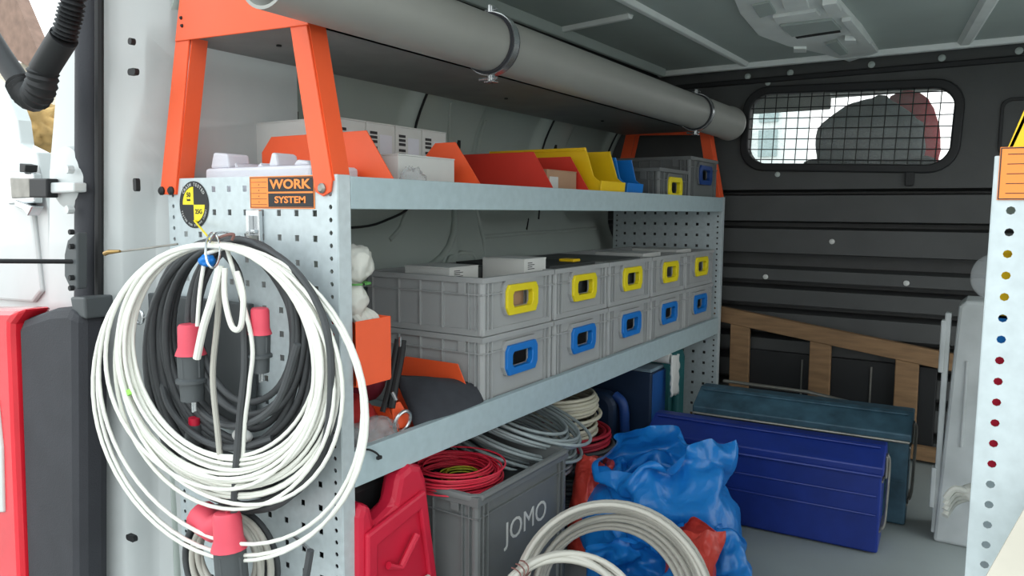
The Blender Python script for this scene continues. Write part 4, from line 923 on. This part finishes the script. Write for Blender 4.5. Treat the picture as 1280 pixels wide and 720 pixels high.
# ------------------------------------------------------------------ bags in the aisle
def cloth_bag(name, label, mt, c, R, H, fillers, seed, frames=26, tilt_=(0, 0), n=64, L=34, shrink=-.12, rest=None, top_cut=0.0, cat='bag'):
    """a real open plastic bag: a soft tube closed at the bottom, let fall over its contents, then kept as a mesh"""
    rnd = random.Random(seed); vs = []; fs = []
    Rm = Matrix.Rotation(tilt_[1], 3, 'Y') @ Matrix.Rotation(tilt_[0], 3, 'X')
    for i in range(L + 1):
        s_ = i / L
        for k in range(n):
            a = 2 * math.pi * k / n
            if s_ < .3: r = R * math.sin(s_ / .3 * math.pi / 2) + .001; z = .012 * s_
            else: r = R * (1 + .06 * math.sin(3 * a + seed)); z = H * (s_ - .3) / .7
            p = Vector((r * math.cos(a), r * math.sin(a), z)); nz_ = noise.noise_vector(p * 14 + Vector((seed, 0, 0))) * .012
            vs.append(Rm @ (p + nz_) + Vector((0, 0, .03)))
    for i in range(L):
        for k in range(n): fs.append((i * n + k, i * n + (k + 1) % n, (i + 1) * n + (k + 1) % n, (i + 1) * n + k))
    me = bpy.data.meshes.new(name); me.from_pydata([tuple(v) for v in vs], [], fs); me.update()
    o = bpy.data.objects.new(name, me); C.objects.link(o); o.location = c
    tmp = []
    def collider(mb, loc):
        q = mb.build('tmp_collider', None, loc=loc); q.modifiers.new('c', 'COLLISION'); q.collision.thickness_outer = .006; q.collision.cloth_friction = 20; tmp.append(q)
    g = MB(); g.box(-1, 1, -1, 1, -.05, -.0); collider(g, (c[0], c[1], 0))
    for (x, y, z, r) in fillers:
        g = MB(); g.lathe([(r * math.sin(t * math.pi / 8) + .0005, -r * math.cos(t * math.pi / 8)) for t in range(9)], 14); collider(g, (c[0] + x, c[1] + y, z))
    cm = o.modifiers.new('cloth', 'CLOTH'); st_ = cm.settings
    st_.quality = 5; st_.mass = .12; st_.tension_stiffness = 25; st_.compression_stiffness = 4; st_.shear_stiffness = 4; st_.bending_stiffness = .02; st_.air_damping = 1.5
    st_.shrink_min = shrink
    cm.collision_settings.use_self_collision = True; cm.collision_settings.self_distance_min = .004; cm.collision_settings.distance_min = .004; cm.collision_settings.collision_quality = 2
    cm.point_cache.frame_start = 1; cm.point_cache.frame_end = frames
    for f in range(1, frames + 1):
        sc.frame_set(f)
    bpy.context.view_layer.update()
    m2 = bpy.data.meshes.new_from_object(o.evaluated_get(bpy.context.evaluated_depsgraph_get())); m2.name = name
    bpy.data.objects.remove(o)
    for q in tmp: bpy.data.objects.remove(q)
    sc.frame_set(1)
    for v in m2.vertices:
        if v.co.z + c[2] < .003: v.co.z = .003 - c[2]
    m2.materials.clear(); m2.materials.append(mt); m2.polygons.foreach_set('use_smooth', [True] * len(m2.polygons))
    r = bpy.data.objects.new(name, m2); C.objects.link(r); r.location = c
    sb = r.modifiers.new('sub', 'SUBSURF'); sb.levels = sb.render_levels = 1
    return tag(r, label, cat)
cloth_bag('blue_bag', 'large open bright blue plastic bag heaped in front of the blue tool box', M_bagblue, (-.645, 1.68, 0), .172, .50, [(.0, .02, .14, .13), (-.08, -.03, .13, .10), (.09, -.04, .15, .10)], 3)
cloth_bag('blue_bag', 'smaller blue plastic bag slumped on the floor right of the coral bag', M_bagblue, (-.475, 1.55, 0), .08, .28, [(0, 0, .07, .06), (.01, .01, .14, .035)], 5, n=44, L=26)
cloth_bag('coral_bag', 'coral red plastic bag showing at the right of the large blue bag', M_bagred, (-.492, 1.46, 0), .05, .25, [(0, 0, .07, .048), (0, 0, .145, .04)], 7, n=36, L=24)
cloth_bag('coral_bag', 'coral red net bag at the left of the large blue bag', M_bagred, (-.82, 1.635, 0), .045, .28, [(0, 0, .05, .042), (0, 0, .13, .04), (0, 0, .20, .028)], 8, n=36, L=24)
cloth_bag('blue_bag', 'blue plastic bag seen through the big grey cable coil', M_bagblue, (-.60, 1.42, 0), .10, .24, [(0, 0, .08, .075), (.04, .0, .12, .05)], 11, n=44, L=26)
# big standing coil
vd = Vector((-.40, .87, -.44)).normalized(); uu = vd.cross(Z_).normalized(); vv = uu.cross(vd).normalized()
cc = P(765, 757, y=1.17)
rnd = random.Random(15)
radb = [.174 + rnd.uniform(-.010, .006) - .0027 * max(0, i - 4) for i in range(19)]
offb = [-.03 + .0112 * i for i in range(19)]
coil('cable_coil', 'big light grey cable coil standing in the foreground', M_cabg, .0050, cc, uu, vv, vd, radb, offb, zmin=.006, N=52, jit=.007, seed=41, n=10)
cc2 = P(708, 792, y=1.02)
rad2 = [.115, .118, .122, .11, .126, .12, .113]; off2 = [0, .008, .016, -.008, .02, .012, .024]
c2 = coil('cable_coil', 'smaller light grey cable coil leaning in front of the big one', M_cabg, .0050, cc2, uu, vv, vd, rad2, off2, N=52, jit=.010, seed=44, n=10)
for k in range(3):
    a = math.radians(128 + 4 * k); p = cc2 + uu * math.cos(a) * .118 + vv * math.sin(a) * .118 + vd * .008
    rad_ = (uu * math.cos(a) + vv * math.sin(a))
    MB().tube([p + rad_ * .016 * math.cos(b) + vd * .022 * math.sin(b) + uu * .01 * math.sin(b * 1.5) for b in [2 * math.pi * j / 16 for j in range(17)]], .0012, 6).build('tie_wire', mat('brown_wire', (122, 84, 78), .5), c2)

# ------------------------------------------------------------------ right side
rc_ = thing('grey_case', 'pale grey plastic case standing on end by the right upright', 'case')
xl, yl = -.100, 2.30
MB().prism([(-.098, .0), (.09, .0), (.09, .655), (-.060, .655), (-.075, .64)], 2.26, 2.42).build('case_shell', mat('pale_grey_plastic', (176, 180, 180), .45), rc_, bevel=.008)
MB().box(-.105, -.090, 2.27, 2.30, .02, .62).build('case_flange', mat('pale_grey_plastic', (176, 180, 180), .45), rc_, bevel=.003)
for z0, z1 in ((.09, .2), (.46, .60)):
    MB().box(-.113, -.100, 2.265, 2.30, z0, z1).build('latch', mat('pale_grey_plastic', (176, 180, 180), .45), rc_, bevel=.003)
MB().box(-.05, -.044, 2.255, 2.262, .27, .50).build('groove_rib', mat('pale_grey_plastic', (176, 180, 180), .45), rc_, bevel=.001)
for z in (.54, .585): MB().cyl((-.01, 2.256, z), (-.01, 2.262, z), .003, 8).build('screw', M_black, rc_)
tag(blob('clear_hood', (-.005, 2.33, .715), (.050, .05, .062), M_clear, 51, .08, 1.2, ridge=False), 'round clear plastic hood resting on the pale grey case', 'cover')
gl = thing('work_glove', 'pale work glove lying on the canister behind the right upright', 'glove')
gp = P(1228, 618, y=1.70)
blob('glove_palm', gp, (.035, .03, .022), M_glove, 61, .15, 1.5, gl)
for k in range(4): MB().tube(polyline([gp + Vector((-.015, -.01 + .008 * k, -.004 * k)), gp + Vector((-.045, -.012 + .008 * k, .006 - .012 * k)), gp + Vector((-.06, -.01, -.018 - .012 * k))], 4), .007, 8).build('glove_finger', M_glove, gl, smooth=True)
t = thing('canister', 'translucent grey-blue canister on the floor behind the right upright', 'canister', (.082, 1.72, 0))
MB().lathe([(.085, 0), (.095, .02), (.095, .24), (.085, .29), (.03, .32), (.03, .34)], 24).build('canister_body', mat('grey_blue_plastic', (130, 152, 162), .3), t, smooth=True)
MB().lathe([(.034, .34), (.034, .358)], 16).build('canister_cap', M_black, t, smooth=True)
# things on the right rack glimpsed through its holes
def rbin(label, z0, z1, mt, y=.92, x0=.0, x1=.3, cat='bin'):
    t = thing('plastic_bin', label, cat, (0, 0, 0))
    MB().box(x0, x1, y, y + .004, z0, z1).box(x0, x0 + .004, y, y + .2, z0, z1).box(x1 - .004, x1, y, y + .2, z0, z1).box(x0, x1, y + .196, y + .2, z0, z1 ).box(x0, x1, y, y + .2, z0, z0 + .003).build('bin_body', mt, t, bevel=.001)
    MB().box(x0 - .003, x1, y - .003, y + .0, z1 - .01, z1 + .001).build('bin_rim', mt, t)
    return t
rbin('yellow bin on the right rack glimpsed through the upright holes', .775, .85, M_yel2)
rbin('blue bin on the right rack just under the yellow one', .735, .772, M_blue)
rbin('red bin on the right rack glimpsed through the holes', .60, .732, M_red)
t = thing('yellow_bin', 'yellow plastic bin slanting up from behind the right upright', 'bin')
MB().prism([(.001, .942), (.40, .942), (.40, 1.06), (.040, 1.06), (.012, .978)], .93, .935).prism([(.001, .942), (.006, .942), (.046, 1.06), (.040, 1.06)], .93, 1.12).box(.02, .4, .93, 1.12, .893, .898).box(.012, .016, .93, 1.12, .893, .944).build('bin_body', M_yel2, t, bevel=.001)
MB().box(.07, .40, .925, .930, 1.05, 1.062).build('bin_rim', M_yel2, t)
q = [P(u, v, y=.80) for u, v in ((1285, 628), (1230, 725), (1228, 760), (1420, 760), (1420, 628))]
tag(MB().prism([(p.x, p.z) for p in q], .80, .803).build('beige_board', mat('beige_board', (206, 200, 186), .7)), 'beige board leaning across the bottom right corner', 'board')

# ------------------------------------------------------------------ outside
struct(MB().box(-30, 30, -30, 60, -.55, -.5).build('ground', mat('pale_asphalt', (150, 150, 146), .9, var=.1, scale=2)))
t = thing('house', 'distant pale house with brown timber gable seen past the open rear door', 'building')
MB().box(-9.5, -6.5, 1.5, 8, -.5, 2.0).build('house_wall', mat('cream_render', (214, 206, 190), .8), t)
q0 = P(-20, 0, y=3.4); 
MB().prism([(P(u, v, y=3.0).x, P(u, v, y=3.0).z) for u, v in ((-60, -90), (8, -30), (46, 60), (52, 85), (34, 82), (-60, 30))], 3.0, 3.1).build('gable_board', mat('brown_timber', (128, 104, 92), .8, var=.2), t)
tag(blob('shrub', P(46, 158, y=2.6), (.22, .2, .16), mat('autumn_leaves', (170, 140, 90), .9, var=.3, scale=8), 71, .4, 3), 'small autumn coloured shrub seen through the gap by the rear door', 'shrub')
t = thing('office_building', 'bright distant building with a grid of windows seen through the cab', 'building')
MB().box(-16, -7, 30, 34, -.5, 9).build('facade', mat('pale_facade', (225, 232, 230), .7), t)
for i in range(8):
    for j in range(6):
        MB().box(-15 + 1.0 * i, -14.3 + 1.0 * i, 29.9, 30.0, .4 + 1.3 * j, 1.4 + 1.3 * j).build('window', mat('facade_glass', (150, 170, 170), .2), t)
